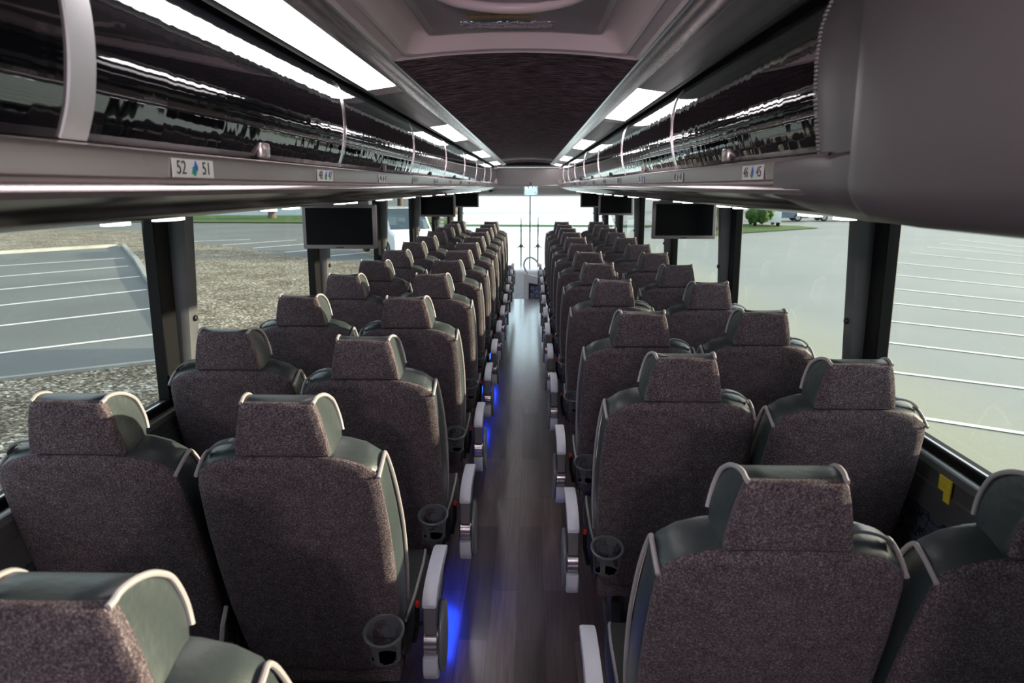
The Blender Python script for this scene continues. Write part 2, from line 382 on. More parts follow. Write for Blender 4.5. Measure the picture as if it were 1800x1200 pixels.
# rear wall, roof
bm = bmesh.new(); box(bm, -1.27, 1.27, YB - .05, YB, -.5, .9); box(bm, -1.27, 1.27, YB - .05, YB, 1.68, 2.12)
box(bm, -1.27, -1.0, YB - .05, YB, .9, 1.68); box(bm, .44, 1.27, YB - .05, YB, .9, 1.68); struct(finish('wall_back', bm, 'mauve_pl', smooth=False))
bm = bmesh.new(); box(bm, -1.0, .44, YB - .03, YB - .025, .9, 1.68); struct(finish('window_18', bm, 'screenglass', smooth=False))  # unseen rear window added to bring daylight onto seat backs and hatch
bm = bmesh.new(); box(bm, .56, 1.195, YB, .58, 0, 1.565, .02, 2); struct(finish('wall_sun_block', bm, 'mauve_pl'))  # unseen cubicle wall added to block sun at the rear right
rl = thing('added_fill_lamp', 'added round warm fill lamp, unseen on the rear wall', 'lamp', (0, YB + .01, 1.82))  # unseen fill lamp added to warm the near seats and hatch
bm = bmesh.new(); cyl(bm, (0, .02, 0), .13, .04, 'Y', 32, bev=.01); finish('housing', bm, 'pale_pl', rl)
bm = bmesh.new(); cyl(bm, (0, .042, 0), .11, .012, 'Y', 32, bev=.004); finish('lens', bm, 'emit', rl)
ld = bpy.data.lights.new('rear_fill_glow', 'AREA'); ld.shape = 'DISK'; ld.size = .22; ld.energy = 26; ld.color = (1, .80, .84)
lo = bpy.data.objects.new('glow', ld); COL.objects.link(lo); lo.parent = rl; lo.location = (0, .055, 0); lo.rotation_euler = (R(106), 0, 0)
bm = bmesh.new(); box(bm, -1.27, 1.27, YB, 13.4, 2.10, 2.14); struct(finish('ceiling_roof', bm, 'body', smooth=False))

# ceiling carpet (arched, with an opening for the hatch)
def arch(x): return 2.008 - .024 * (x / .35) ** 2
bm = bmesh.new()
xs = [-.352 + .704 * i / 16 for i in range(17)]
for (a, b_) in ((YB, 1.16), (2.19, 12.3)):
    loft(bm, [[(x, y, arch(x)) for x in xs] for y in (a, b_)], closed=False)
for sx in (-1, 1):
    strip_y(bm, [(sx * .352, arch(.352)), (sx * .325, arch(.325))], (1.16, 2.19))
struct(finish('ceiling', bm, 'carpet'))
bm = bmesh.new(); loft(bm, [[(x, y, arch(x) - dz) for x in xs] for y, dz in ((10.20, .0), (10.21, .022), (10.30, .022), (10.31, 0))], closed=False)
struct(finish('trim_6', bm, 'pale_pl'))

# windows: glass, rubber, pillars
PIL = [-1.05, .76, 2.57, 4.38, 6.20, 8.02, 9.84, 11.66]
wi = 0
for s, nm in ((-1, 'left'), (1, 'right')):
    for a, b_ in zip(PIL, PIL[1:] + [13.3]):
        wi += 1
        bm = bmesh.new()
        x = lambda z: s * (1.245 - .03 * (z - .87) / .7)
        vs = [bm.verts.new((x(z), y, z)) for y, z in ((a, SILL - .02), (b_, SILL - .02), (b_, 1.62), (a, 1.62))]
        bm.faces.new(vs); w_ = struct(finish('window_%d' % wi, bm, 'glass', smooth=False))
        bm = bmesh.new()
        for (y0, y1, z0, z1) in ((a + .08, b_ - .13, SILL - .015, SILL + .022), (a + .08, b_ - .13, 1.575, 1.62), (b_ - .13, b_ - .032, SILL - .015, 1.62), (a + .062, a + .082, SILL - .015, 1.62)):
            xa, xb = sorted((s * 1.20, s * 1.243)); box(bm, xa, xb, y0, y1, z0, z1, .004, 1)
        finish('window_rubber', bm, 'rubber', w_)
        bm = bmesh.new(); xa, xb = sorted((s * 1.205, s * 1.21)); box(bm, xa - .002, xb + .002, a + .11, b_ - .16, SILL + .022, SILL + .027)
        finish('window_bead', bm, 'alu', w_)
    for i, y in enumerate(PIL + [13.3]):
        bm = bmesh.new()
        prof = [(-.030, 1.235), (-.030, 1.19), (-.020, 1.172), (.015, 1.165), (.045, 1.170), (.060, 1.19), (.060, 1.235)]
        loft(bm, [[(s * (px - k), y + py, z) for py, px in prof] for z, k in ((SILL - .012, 0), (1.62, .028))])
        pb = finish('window_pillar', bm, 'pillar'); struct(pb); pb.name = 'trim_%d' % (10 + i + (20 if s > 0 else 0))
        bm = bmesh.new(); cyl(bm, (s * 1.152, y + .01, 1.16), .011, .012, 'X', 12, bev=.003); finish('pillar_button', bm, 'black', pb)

# ================================================================ LUGGAGE RACKS
LIP = [(.560, 1.674), (.514, 1.674), (.507, 1.671), (.510, 1.664), (.512, 1.634), (.518, 1.630), (.518, 1.625), (.508, 1.621), (.504, 1.614), (.508, 1.606)]
UND = [(.508, 1.606), (.530, 1.600), (.560, 1.590), (.563, 1.586), (.600, 1.576), (.604, 1.572), (.655, 1.561), (.700, 1.556), (.745, 1.554), (.800, 1.556), (.95, 1.572), (1.10, 1.590), (1.236, 1.595)]
DOOR = [(.545, 1.932), (.527, 1.905), (.517, 1.875), (.512, 1.840), (.511, 1.800), (.514, 1.760), (.521, 1.720), (.531, 1.690), (.536, 1.678)]
RAILP = [(.350, 1.990), (.352, 1.972), (.362, 1.966), (.372, 1.967), (.380, 1.963), (.410, 1.957), (.416, 1.957)]
PAN = [(.416, 1.958), (.468, 1.950), (.520, 1.943)]
GAP = [(.520, 1.943), (.524, 1.940), (.532, 1.939), (.534, 1.950), (.552, 1.950)]
def sidex(s, P): return [(s * x, z) for x, z in P]
def rack_range(s): return (YB, 12.35) if s < 0 else (1.20, 12.35)
for s, nm in ((-1, 'left'), (1, 'right')):
    y0, y1 = rack_range(s)
    rk = thing('luggage_rack', 'long mauve overhead luggage rack rail and dark underside along the %s windows' % nm, 'luggage rack', (s * .8, (y0 + y1) / 2, 1.6))
    off = Matrix.Translation((-s * .8, -(y0 + y1) / 2, -1.6))
    def part(n, P, m_, a, b_, par=rk, off=off):
        bm_ = bmesh.new(); strip_y(bm_, sidex(s, P), (a, b_)); bmesh.ops.transform(bm_, matrix=off, verts=bm_.verts)
        return finish(n, bm_, m_, par)
    part('lip_rail', LIP, 'mauve', y0, y1); part('underside_panel', UND, 'under', y0, y1)
    part('top_panel', [(.552, 1.95), (.7, 1.97), (1.236, 1.97)], 'body', y0, y1)
    part('shelf', [(.56, 1.676), (1.236, 1.68)], 'body', y0, y1)
    bm_ = bmesh.new(); box(bm_, min(s * .505, s * 1.23), max(s * .505, s * 1.23), y1 - .01, y1, 1.60, 1.96); bmesh.ops.transform(bm_, matrix=off, verts=bm_.verts)
    finish('end_panel', bm_, 'mauve', rk, smooth=False)
    # reading light lenses on the lowest line of the underside
    first = True; k = 0
    while True:
        done = False
        for dy, ln in ((0, .035), (.21, .06)):
            yy = 1.40 + .84 * k + dy + (0 if s < 0 else .28)
            if yy > 11.6: done = True; break
            bm_ = bmesh.new(); cyl(bm_, (0, 0, 0), .5, 1, 'Z', 20)
            bmesh.ops.transform(bm_, matrix=off @ Matrix.Translation((s * .742, yy, 1.5515)) @ Matrix.Diagonal((.045, ln * 2, .007, 1)), verts=bm_.verts)
            finish('reading_light', bm_, 'emit_read', rk)
        if done: break
        k += 1
    # ceiling rail beside the carpet
    cr = thing('ceiling_rail', 'polished metal rail along the %s edge of the dark ceiling carpet' % nm, 'rail', (s * .38, 5.5, 1.96))
    off2 = Matrix.Translation((-s * .38, -5.5, -1.96))
    bm_ = bmesh.new(); strip_y(bm_, sidex(s, RAILP), (YB, 12.35)); bmesh.ops.transform(bm_, matrix=off2, verts=bm_.verts); finish('rail', bm_, 'ceil_rail', cr)
    bm_ = bmesh.new(); strip_y(bm_, sidex(s, GAP), (YB, 12.35)); bmesh.ops.transform(bm_, matrix=off2, verts=bm_.verts); finish('shadow_gap', bm_, 'black', cr)

    # bins
    starts = [-.62, .95, 2.28, 3.62, 5.0, 6.4, 7.8, 9.2, 10.6, 12.3] if s < 0 else [1.21, 2.56, 3.94, 5.3, 6.7, 8.1, 9.5, 10.9, 12.3]
    ordn = ['nearest the camera', 'second from the camera', 'third from the camera', 'fourth from the camera', 'fifth from the camera', 'fourth from the windscreen', 'third from the windscreen', 'second from the windscreen', 'nearest the windscreen']
    nb = len(starts) - 1
    if nb == 8: ordn = ordn[:4] + ordn[5:]
    for i in range(nb):
        a, b_ = starts[i], starts[i + 1]; mid = (a + b_) / 2
        t_ = thing('overhead_bin', 'glossy black curved overhead bin on the %s, %s' % (nm, ordn[i]), 'overhead bin', (s * .53, mid, 1.68), 0, 'overhead bins of the %s rack' % nm)
        off3 = Matrix.Translation((-s * .53, -mid, -1.68))
        def bp(n, P, m_, q0, q1, th=.006, par=t_):
            bm_ = bmesh.new(); PP = [(s * x, z) for x, z in P]
            if s > 0: thick_y(bm_, PP, q0, q1, -th)
            else: thick_y(bm_, PP, q0, q1, th)
            bmesh.ops.transform(bm_, matrix=off3, verts=bm_.verts); return finish(n, bm_, m_, par)
        # refined smooth door curve
        Dn = [(v.x, v.y) for v in smooth_path([(x, z, 0) for x, z in DOOR], 3)]
        bp('door', Dn, 'gloss', a + (.030 if i == 1 and s < 0 else .008), b_ - .004)
        w = .030 if (s < 0 and i == 1) else (.010 if i % 2 == 0 or i < 3 else .004)
        bp('divider', [(x - .004, z) for x, z in Dn], 'chrome' if not (s < 0 and i == 1) else 'pale_pl', a - w + .006, a + w, .012)
        if i >= (0 if s > 0 else 1):
            bm_ = bmesh.new(); box(bm_, *((-.007, .007, -.026, .026, -.016, .016, .005, 2) if i < 2 else (-.005, .005, -.018, .018, -.016, .008, .003, 1)))
            bmesh.ops.transform(bm_, matrix=off3 @ Matrix.Translation((s * .526, mid, 1.696)), verts=bm_.verts)
            finish('latch', bm_, 'mauve' if i < 2 else 'cup', t_)
        bm_ = bmesh.new(); box(bm_, *sorted((s * .60, s * 1.22)), a + .01, a + .02, 1.69, 1.94)
        bmesh.ops.transform(bm_, matrix=off3, verts=bm_.verts); finish('bin_wall', bm_, 'body', t_, smooth=False)

    # ceiling light panels and grilles
    lit = [(-1.2, -.2), (.95, 2.66), (4.25, 5.60), (7.30, 8.70), (10.3, 11.7)] if s < 0 else [(-.6, .75), (2.72, 3.90), (5.60, 6.85), (8.60, 9.9), (11.4, 12.2)]
    prev = YB; ln = 0; gn = 0
    names_l = ['behind the camera', 'large one nearest the camera', 'second from the camera', 'third from the camera', 'farthest forward']
    for i, (a, b_) in enumerate(lit):
        if a - prev > .1:
            gt = tag(finish('ceiling_grille', (lambda b: (thick_y(b, sidex(s, PAN), prev + .004, a - .004, .006 if s < 0 else -.006), b)[1])(bmesh.new()), 'grille'),
                     'grey perforated ceiling panel on the %s, behind lit panel %s' % (nm, names_l[i]), 'ceiling panel', 'grey ceiling panels on the %s' % nm)
        lt = thing('ceiling_light', 'bright white ceiling light panel on the %s, %s' % (nm, names_l[i]), 'ceiling light', (s * .468, (a + b_) / 2, 1.95), 0, 'ceiling lights on the %s' % nm)
        o4 = Matrix.Translation((-s * .468, -(a + b_) / 2, -1.95))
        bm_ = bmesh.new(); thick_y(bm_, sidex(s, [(.422, 1.957), (.516, 1.9435)]), a + .012, b_ - .012, .005 if s < 0 else -.005); bmesh.ops.transform(bm_, matrix=o4, verts=bm_.verts)
        finish('diffuser', bm_, 'emit', lt)
        bm_ = bmesh.new()
        for (u, v_) in ((a, a + .012), (b_ - .012, b_)):
            thick_y(bm_, sidex(s, PAN), u, v_, .008 if s < 0 else -.008)
        bmesh.ops.transform(bm_, matrix=o4, verts=bm_.verts); finish('end_frame', bm_, 'hatch_pl', lt)
        if b_ < 12:                               # short plain end cover next to each lit panel
            bm_ = bmesh.new(); thick_y(bm_, sidex(s, PAN), b_ + .002, b_ + .14, .008 if s < 0 else -.008); bmesh.ops.transform(bm_, matrix=o4, verts=bm_.verts)
            finish('end_cover', bm_, 'hatch_pl', lt)
        prev = b_ + .14

# ---------------------------------------------------------------- seat number signs on the rack lips
def text_mesh(txt, size):
    cu = bpy.data.curves.new('txt', 'FONT'); cu.body = txt; cu.size = size; cu.align_x = 'CENTER'; cu.align_y = 'CENTER'; cu.extrude = .0003
    o = bpy.data.objects.new('txt', cu); COL.objects.link(o)
    dg = bpy.context.evaluated_depsgraph_get(); me = bpy.data.meshes.new_from_object(o.evaluated_get(dg))
    bpy.data.objects.remove(o); bpy.data.curves.remove(cu); return me
ORDS = ['one', 'two', 'three', 'four', 'five', 'six', 'seven', 'eight', 'nine', 'ten', 'eleven', 'twelve']
def sign(s, y, hi, lo, k=0):
    t_ = thing('seat_number_sign', 'white sign reading %d %d on the %s rack rail, number %s from the camera' % (hi, lo, 'left' if s < 0 else 'right', ORDS[k]), 'sign', (s * .5095, y, 1.649))
    t_.rotation_euler = (R(90), 0, R(90) if s < 0 else R(-90))
    bm_ = bmesh.new(); box(bm_, -.075, .075, -.0145, .0145, 0, .0012); finish('plate', bm_, 'white', t_, smooth=False)
    for tx, x in ((str(hi), -.046), (str(lo), .046)):
        me = text_mesh(tx, .030); me.materials.append(M['ink']); o = bpy.data.objects.new('number', me); COL.objects.link(o); o.parent = t_
        o.location = (x, 0, .0016); o.scale = (1.15, 1, 1)
    bm_ = bmesh.new(); loft(bm_, [[(-.010, -.008, z), (.002, -.012, z), (.008, -.006, z), (.006, .003, z), (-.006, .003, z)] for z in (.0012, .0020)]); lg = finish('logo', bm_, 'logo_g', t_, smooth=False)
    bm_ = bmesh.new(); loft(bm_, [[(-.002, .003, z), (.010, -.004, z), (.012, .003, z), (.003, .013, z)] for z in (.0020, .0026)]); finish('logo_tip', bm_, 'logo_b', lg, smooth=False)
for i in range(12): sign(-1, 1.235 + .795 * i, 52 - 4 * i, 51 - 4 * i, i)
for i in range(12):
    if 46 - 4 * i > 1: sign(1, 1.60 + .80 * i, 46 - 4 * i, 45 - 4 * i, i)

# ---------------------------------------------------------------- roof hatch
H0, H1 = 1.16, 2.19
ht = thing('roof_hatch', 'mauve plastic roof hatch with recessed lid in the dark ceiling carpet', 'roof hatch', (0, 1.66, 1.99))
oh = Matrix.Translation((0, -1.66, -1.99))
def hp(n, fn, m_, par=None):
    bm_ = bmesh.new(); fn(bm_); bmesh.ops.transform(bm_, matrix=oh, verts=bm_.verts); return finish(n, bm_, m_, par or ht)
def rrect(w, y0, y1, r, n=5):
    P = []
    for cx_, cy_, a0 in ((w - r, y1 - r, 0), (-w + r, y1 - r, 90), (-w + r, y0 + r, 180), (w - r, y0 + r, 270)):
        for k in range(n + 1):
            a = R(a0 + 90 * k / n); P.append((cx_ + r * math.cos(a), cy_ + r * math.sin(a)))
    out = []
    for i, p_ in enumerate(P):
        q_ = P[(i + 1) % len(P)]; out.append(p_)
        if i % (n + 1) == n:
            for k in range(1, 10): out.append((p_[0] + (q_[0] - p_[0]) * k / 10, p_[1] + (q_[1] - p_[1]) * k / 10))
    return out
def f_frame(b):
    rings = [(rrect(.352, H0 - .03, H1 + .035, .012), .004), (rrect(.352, H0 - .03, H1 + .035, .012), -.012), (rrect(.346, H0 - .024, H1 + .029, .012), -.016), (rrect(.340, H0 - .018, H1 + .022, .012), -.009),
             (rrect(.312, H0 + .01, H1 - .002, .03), -.007), (rrect(.306, H0 + .016, H1 - .008, .035), -.014), (rrect(.298, H0 + .024, H1 - .016, .04), -.012), (rrect(.294, H0 + .028, H1 - .022, .04), .0),
             (rrect(.276, H0 + .05, H1 - .036, .05), .034), (rrect(.262, H0 + .06, H1 - .040, .05), .042), (rrect(.20, H0 + .11, H1 - .10, .05), .044)]
    loft(b, [[(x, y, arch(x) + dz) for x, y in P] for P, dz in rings], cap0=False, cap1=True)
hp('outer_frame', f_frame, 'hatch_pl')
def f_lid(b):
    rings = [(rrect(.238, H0 + .08, H1 - .052, .03), .045), (rrect(.238, H0 + .08, H1 - .052, .03), .030), (rrect(.234, H0 + .084, H1 - .056, .03), .025), (rrect(.226, H0 + .09, H1 - .064, .03), .026), (rrect(.220, H0 + .10, H1 - .072, .03), .032)]
    loft(b, [[(x, y, arch(x) + dz) for x, y in P] for P, dz in rings], cap0=False, cap1=True)
lid = hp('lid', f_lid, 'hatch_lid')
hp('warning_strip', lambda b: box(b, -.115, .060, 1.955, 1.985, 2.034, 2.037), 'orange', lid)
hp('foil_label', lambda b: box(b, -.140, .105, 2.030, 2.105, 2.034, 2.037), 'foil', lid)
def f_handle(b):
    tube(b, smooth_path([(-.16, 1.76, 2.036), (-.12, 1.80, 2.03), (-.04, 1.83, 2.025), (.04, 1.83, 2.025), (.12, 1.80, 2.03), (.16, 1.76, 2.036)], 5), .012, 10)
hp('handle', f_handle, 'hatch_pl', lid)

# ---------------------------------------------------------------- smooth mauve enclosure, upper right near the camera
en = thing('corner_enclosure', 'large smooth mauve moulded enclosure with stitched edge at the near right', 'enclosure', (.8, 0, 1.575))
oe = Matrix.Translation((-.8, 0, -1.575))
def dens(P, n=40):
    P = [Vector((x, z)) for x, z in P]; L_ = [0]
    for a, b_ in zip(P, P[1:]): L_.append(L_[-1] + (b_ - a).length)
    out = []
    for k in range(n):
        tt = L_[-1] * k / (n - 1); i = 0
        while i < len(P) - 2 and L_[i + 1] < tt: i += 1
        out.append(P[i].lerp(P[i + 1], (tt - L_[i]) / max(1e-9, L_[i + 1] - L_[i])))
    return out
# upper curved flank follows the door curve; the lower foot flares out below it
flank = dens([(.560, 1.965), (.545, 1.945), (.520, 1.905), (.508, 1.87), (.504, 1.82), (.506, 1.765), (.513, 1.715), (.520, 1.672), (.520, 1.664)])
flank2 = dens([(.560, 1.965), (.545, 1.955), (.515, 1.925), (.500, 1.89), (.494, 1.83), (.494, 1.77), (.497, 1.715), (.502, 1.672), (.502, 1.664)])
bm = bmesh.new(); loft(bm, [[(v.x, y, v.y) for v in P] for y, P in ((1.262, flank), (1.25, [v - Vector((.004, 0)) for v in flank]), (1.15, [a.lerp(b_, .6) for a, b_ in zip(flank, flank2)]), (1.075, flank2))], closed=False)
bmesh.ops.transform(bm, matrix=oe, verts=bm.verts); fl = finish('flank', bm, 'mauve_pl', en)
bm = bmesh.new()
for k in range(46):
    v = flank[int(1 + k * 37 / 45)]
    w_ = flank[min(39, int(1 + k * 37 / 45) + 1)]
    c_ = Vector((v.x - .003, 1.2625, v.y - (k % 2) * .001))
    zz = 1.955 - k * (.288 / 45)
    best = min(flank, key=lambda q: abs(q.y - zz))
    box(bm, best.x - .0055, best.x - .001, 1.256, 1.264, zz - .002, zz + .002)
bmesh.ops.transform(bm, matrix=oe, verts=bm.verts); finish('stitching', bm, 'piping', fl)
def ring_main(y, xf, zb, zt, r):
    # closed section (x,z) of the big moulding at station y
    P = [(1.22, zt), (xf + .02, zt), (xf + .004, zt - .02), (xf, zt - .05)]
    for k in range(9):
        a = k / 8; P.append((xf, zt - .05 - a * (zt - .05 - zb - r)))
    for k in range(1, 8):
        a = R(180 + 90 * k / 7); P.append((xf + r + r * math.cos(a), zb + r + r * math.sin(a)))
    P.append((1.22, zb)); return [(x, y, z) for x, z in P]
bm = bmesh.new()
loft(bm, [ring_main(1.085, .512, 1.600, 1.985, .03), ring_main(1.075, .494, 1.585, 1.985, .04), ring_main(1.05, .480, 1.578, 1.985, .05), ring_main(1.01, .472, 1.573, 1.985, .05),
          ring_main(.9, .468, 1.571, 1.985, .05), ring_main(.5, .468, 1.571, 1.985, .05), ring_main(YB, .468, 1.571, 1.985, .05)])
bmesh.ops.transform(bm, matrix=oe, verts=bm.verts); finish('housing', bm, 'mauve_pl', en)
# flared foot that blends onto the lip rail
bm = bmesh.new()
fA = dens([(.535, 1.669), (.512, 1.669), (.507, 1.660), (.508, 1.634), (.512, 1.628), (.505, 1.62), (.505, 1.606), (.53, 1.598), (.563, 1.584), (.604, 1.570), (.7, 1.553), (.8, 1.553), (1.0, 1.575)], 44)
fB = dens([(.535, 1.669), (.510, 1.669), (.503, 1.660), (.502, 1.64), (.503, 1.62), (.506, 1.606), (.525, 1.590), (.563, 1.575), (.604, 1.566), (.7, 1.555), (.8, 1.555), (1.0, 1.575)], 44)
fC = dens([(.520, 1.669), (.482, 1.669)] + [(.480, 1.665), (.480, 1.640)] + [(.480 + .05 - .05 * math.cos(R(11.25 * k)), 1.628 - .05 * math.sin(R(11.25 * k))) for k in range(9)] + [(.7, 1.572), (1.0, 1.575)], 44)
def mixp(P, Q, t_): return [p.lerp(q, t_) for p, q in zip(P, Q)]
loft(bm, [[(v.x, y, v.y) for v in P] for y, P in ((1.46, fA), (1.38, mixp(fA, fB, .5)), (1.30, fB), (1.24, mixp(fB, fC, .12)), (1.18, mixp(fB, fC, .35)), (1.12, mixp(fB, fC, .68)), (1.07, mixp(fB, fC, .92)), (1.04, fC))], closed=False)
bmesh.ops.transform(bm, matrix=oe, verts=bm.verts); finish('foot', bm, 'mauve_pl', en)

# ================================================================ FRONT OF THE BUS
# header over the windscreen
bm = bmesh.new()
def hdr(y, z0, z1): return [(-1.22, y, z0), (-1.22, y, z1), (1.22, y, z1), (1.22, y, z0)]
prof = [(12.38, 1.92), (12.34, 1.90), (12.345, 1.80), (12.37, 1.65), (12.36, 1.635), (12.40, 1.60), (12.44, 1.58), (12.45, 1.52), (12.47, 1.50), (12.52, 1.47), (12.6, 1.46), (13.3, 1.47)]
loft(bm, [[(x, y - .05 * (1 - (x / .6) ** 2 if abs(x) < .6 else 0) * (1 if i > 0 else 0), z) for i, (y, z) in enumerate(prof)] for x in [-1.22 + 2.44 * k / 24 for k in range(25)]], closed=False)
struct(finish('wall_front', bm, 'header'))
bm = bmesh.new(); box(bm, -1.27, 1.27, 12.3, 13.4, 1.95, 2.1); struct(finish('trim_7', bm, 'body', smooth=False))
bm = bmesh.new(); box(bm, -1.25, 1.25, 13.25, 13.4, -.5, .12); struct(finish('trim_8', bm, 'pale_pl', smooth=False))
bm = bmesh.new(); vs = [bm.verts.new(p) for p in ((-1.22, 13.32, .12), (1.22, 13.32, .12), (1.22, 13.22, 1.5), (-1.22, 13.22, 1.5))]; bm.faces.new(vs)
wf = struct(finish('window_17', bm, 'screenglass', smooth=False))
bm = bmesh.new(); box(bm, .022, .046, 13.22, 13.30, .12, 1.5); finish('centre_bar', bm, 'arm_side', wf, smooth=False)
bm = bmesh.new(); box(bm, -1.3, 1.3, 13.42, 14.2, -1.38, .10, .12, 4); struct(finish('trim_9', bm, 'pale_pl'))
for k, x in enumerate((-.125, .18)):
    wp = thing('windscreen_wiper', 'dark upright windscreen wiper %s of the centre bar' % ('left' if k == 0 else 'right'), 'wiper', (x, 13.5, .1))
    bm = bmesh.new(); tube(bm, [(0, 0, 0), (0, -.04, .45), (0, -.09, .98)], .008, 6); finish('arm', bm, 'cup', wp)
    bm = bmesh.new(); box(bm, -.012, .012, -.09, -.075, .10, .86, .003, 1); finish('blade', bm, 'cup', wp)
    bm = bmesh.new(); cyl(bm, (0, -.05, .47), .035, .03, 'Y', 12); tube(bm, [(-.07, -.05, .44), (0, -.05, .48), (.07, -.05, .44)], .008, 6); finish('pivot', bm, 'cup', wp)
mr = thing('rear_view_mirror', 'pale rectangular interior mirror under the front header', 'mirror', (.045, 12.1, 1.60))
bm = bmesh.new(); box(bm, -.115, .115, -.02, .02, -.125, .03, .012, 2); finish('housing', bm, 'pale_pl', mr)
bm = bmesh.new(); box(bm, -.102, .102, -.024, -.019, -.112, .018, .002, 1); finish('mirror_glass', bm, 'mirror', mr)
bm = bmesh.new(); tube(bm, [(0, .01, .02), (0, .2, .08)], .012, 8); finish('stem', bm, 'cup', mr)
cm = thing('header_camera', 'small dark camera dome under the front end of the left rack', 'camera', (-.60, 12.25, 1.585))
bm = bmesh.new(); cyl(bm, (0, 0, 0), .05, .03, 'Z', 16, bev=.005); finish('mount', bm, 'cup', cm)
bm = bmesh.new(); bmesh.ops.create_uvsphere(bm, u_segments=16, v_segments=10, radius=.04); bmesh.ops.translate(bm, vec=(0, 0, -.02), verts=bm.verts); finish('dome', bm, 'black', cm)

# modesty panel with patterned inset and handrail loop
mp_ = thing('modesty_panel', 'pale modesty panel with patterned fabric inset beside the front steps', 'partition', (.275, 11.45, -.44))
bm = bmesh.new(); loft(bm, [[(x, y, z) for x, z in ((-.33, 0), (.85, 0), (.85, .48), (.55, .50), (-.33, .75))] for y in (-.03, .03)]); finish('panel', bm, 'pale_pl', mp_, smooth=False)
bm = bmesh.new(); loft(bm, [[(x, y, z) for x, z in ((-.255, .18), (.8, .06), (.8, .42), (-.255, .60))] for y in (-.040, -.03)]); ins_ = finish('inset_frame', bm, 'black', mp_, smooth=False)
bm = bmesh.new(); loft(bm, [[(x, y, z) for x, z in ((-.225, .21), (.77, .10), (.77, .39), (-.225, .56))] for y in (-.044, -.038)]); finish('inset_fabric', bm, 'inset', ins_, smooth=False)
bm = bmesh.new(); tube(bm, smooth_path([(-.27, 0, .73), (-.33, 0, .86), (-.30, 0, .96), (-.22, 0, .99), (-.13, 0, .93), (-.07, 0, .82), (.05, 0, .74), (.25, 0, .66)], 5), .014, 8); finish('handrail', bm, 'arm_light', mp_)
dc = thing('driver_console', 'white driver console with dark slots left of the front steps', 'console', (-.72, 11.6, -.44))
bm = bmesh.new(); box(bm, -.45, .50, -.1, .75, 0, .50, .02, 2); finish('cabinet', bm, 'pale_pl', dc)
bm = bmesh.new(); box(bm, .34, .47, -.104, -.098, .30, .315); finish('slot', bm, 'black', dc, smooth=False)
bm = bmesh.new(); box(bm, .34, .47, -.104, -.098, .14, .155); finish('slot', bm, 'black', dc, smooth=False)
bm = bmesh.new(); box(bm, .20, .50, .3, .36, .5, .82, .02, 2); finish('dial_cowl', bm, 'arm_side', dc)
sw = thing('steering_wheel', 'dark steering wheel at the driver seat on the front left', 'steering wheel', (-.72, 12.60, .30))
bm = bmesh.new()
ringp = [(.22 * math.cos(a), .08 * math.sin(a), .20 * math.sin(a)) for a in [k * math.tau / 28 for k in range(29)]]
tube(bm, ringp, .014, 8, cap=False); finish('rim', bm, 'black', sw)
bm = bmesh.new(); tube(bm, [(-.21, 0, 0), (.21, 0, 0)], .012, 6); tube(bm, [(0, 0, 0), (0, -.07, -.19)], .012, 6); cyl(bm, (0, 0, 0), .05, .05, 'Y', 14); finish('hub', bm, 'black', sw)
bm = bmesh.new(); tube(bm, [(0, .01, 0), (0, .14, -.15), (0, .30, -.30)], .03, 8); finish('column', bm, 'black', sw)
db = thing('dashboard', 'pale low dashboard below the windscreen', 'dashboard', (0, 13.05, -.44))
bm = bmesh.new(); box(bm, -1.15, 1.15, -.12, .19, 0, .62, .06, 4); finish('cabinet', bm, 'pale_pl', db)

# ================================================================ SEATS
TH = R(19)
def bp3(x, v, d_):        # back-plane coordinates -> local xyz
    return (x, -v * math.sin(TH) + d_ * math.cos(TH), .33 + v * math.cos(TH) + d_ * math.sin(TH))
HALF = [(.0, 0), (.10, 0), (.185, .004), (.205, .03), (.216, .12), (.225, .25), (.228, .40), (.227, .52), (.223, .60), (.219, .660), (.211, .697), (.178, .722), (.135, .736), (.08, .744), (0, .746)]
OUT = [(x, v) for x, v in HALF] + [(-x, v) for x, v in HALF[-2:0:-1]]
def dk(v): return 1 + .42 * max(0, min(1, (.68 - v) / .28))
def sl(d_, ins, off=0, dish=0):
    r = []
    for x, v in OUT:
        kx = .972 * (1 - ins / .22); kv = 1 - ins / .37
        r.append(bp3(x * kx, .365 + (v - .365) * kv, d_ * dk(v)))
    return r
def shell(b):
    loft(b, [sl(0, .006), sl(.012, .001), sl(.05, .001), sl(.078, .003), sl(.092, .010), sl(.100, .03), sl(.098, .06), sl(.08, .10)])
def panel(b):
    loft(b, [sl(.004, .003), sl(-.004, .003), sl(-.010, .010), sl(-.013, .03), sl(-.014, .08)])
def seam(b):
    box(b, -.19, .19, -.001, .001, -.0005, .0005)
def build_once(name, fn, mat, **k):
    b = bmesh.new(); fn(b); o = finish(name, b, mat, **k); me = o.data; bpy.data.objects.remove(o); return me
def pipe_side(b, s):
    pts = [bp3(s * q * .972, v, d_ * (dk(v) if d_ > 0 else 1)) for q, v, d_ in ((.214, .688, -.008), (.216, .696, .03), (.216, .697, .06), (.214, .690, .080), (.216, .660, .092),
           (.221, .60, .096), (.225, .52, .096), (.226, .40, .096), (.223, .25, .096), (.214, .12, .096))]
    tube(b, smooth_path(pts, 3), .0048, 8)
HP = [(0, .0), (0, .03), (0, .06), (0, .09), (.0, .122), (.003, .129), (.012, .132), (.028, .131), (.048, .126), (.070, .116), (.088, .102), (.100, .088), (.106, .064), (.106, .040), (.100, .016), (.086, -.006), (.05, -.02), (.015, -.015)]
TH2 = R(7)
B0 = (-.745 * math.sin(TH), .33 + .745 * math.cos(TH))
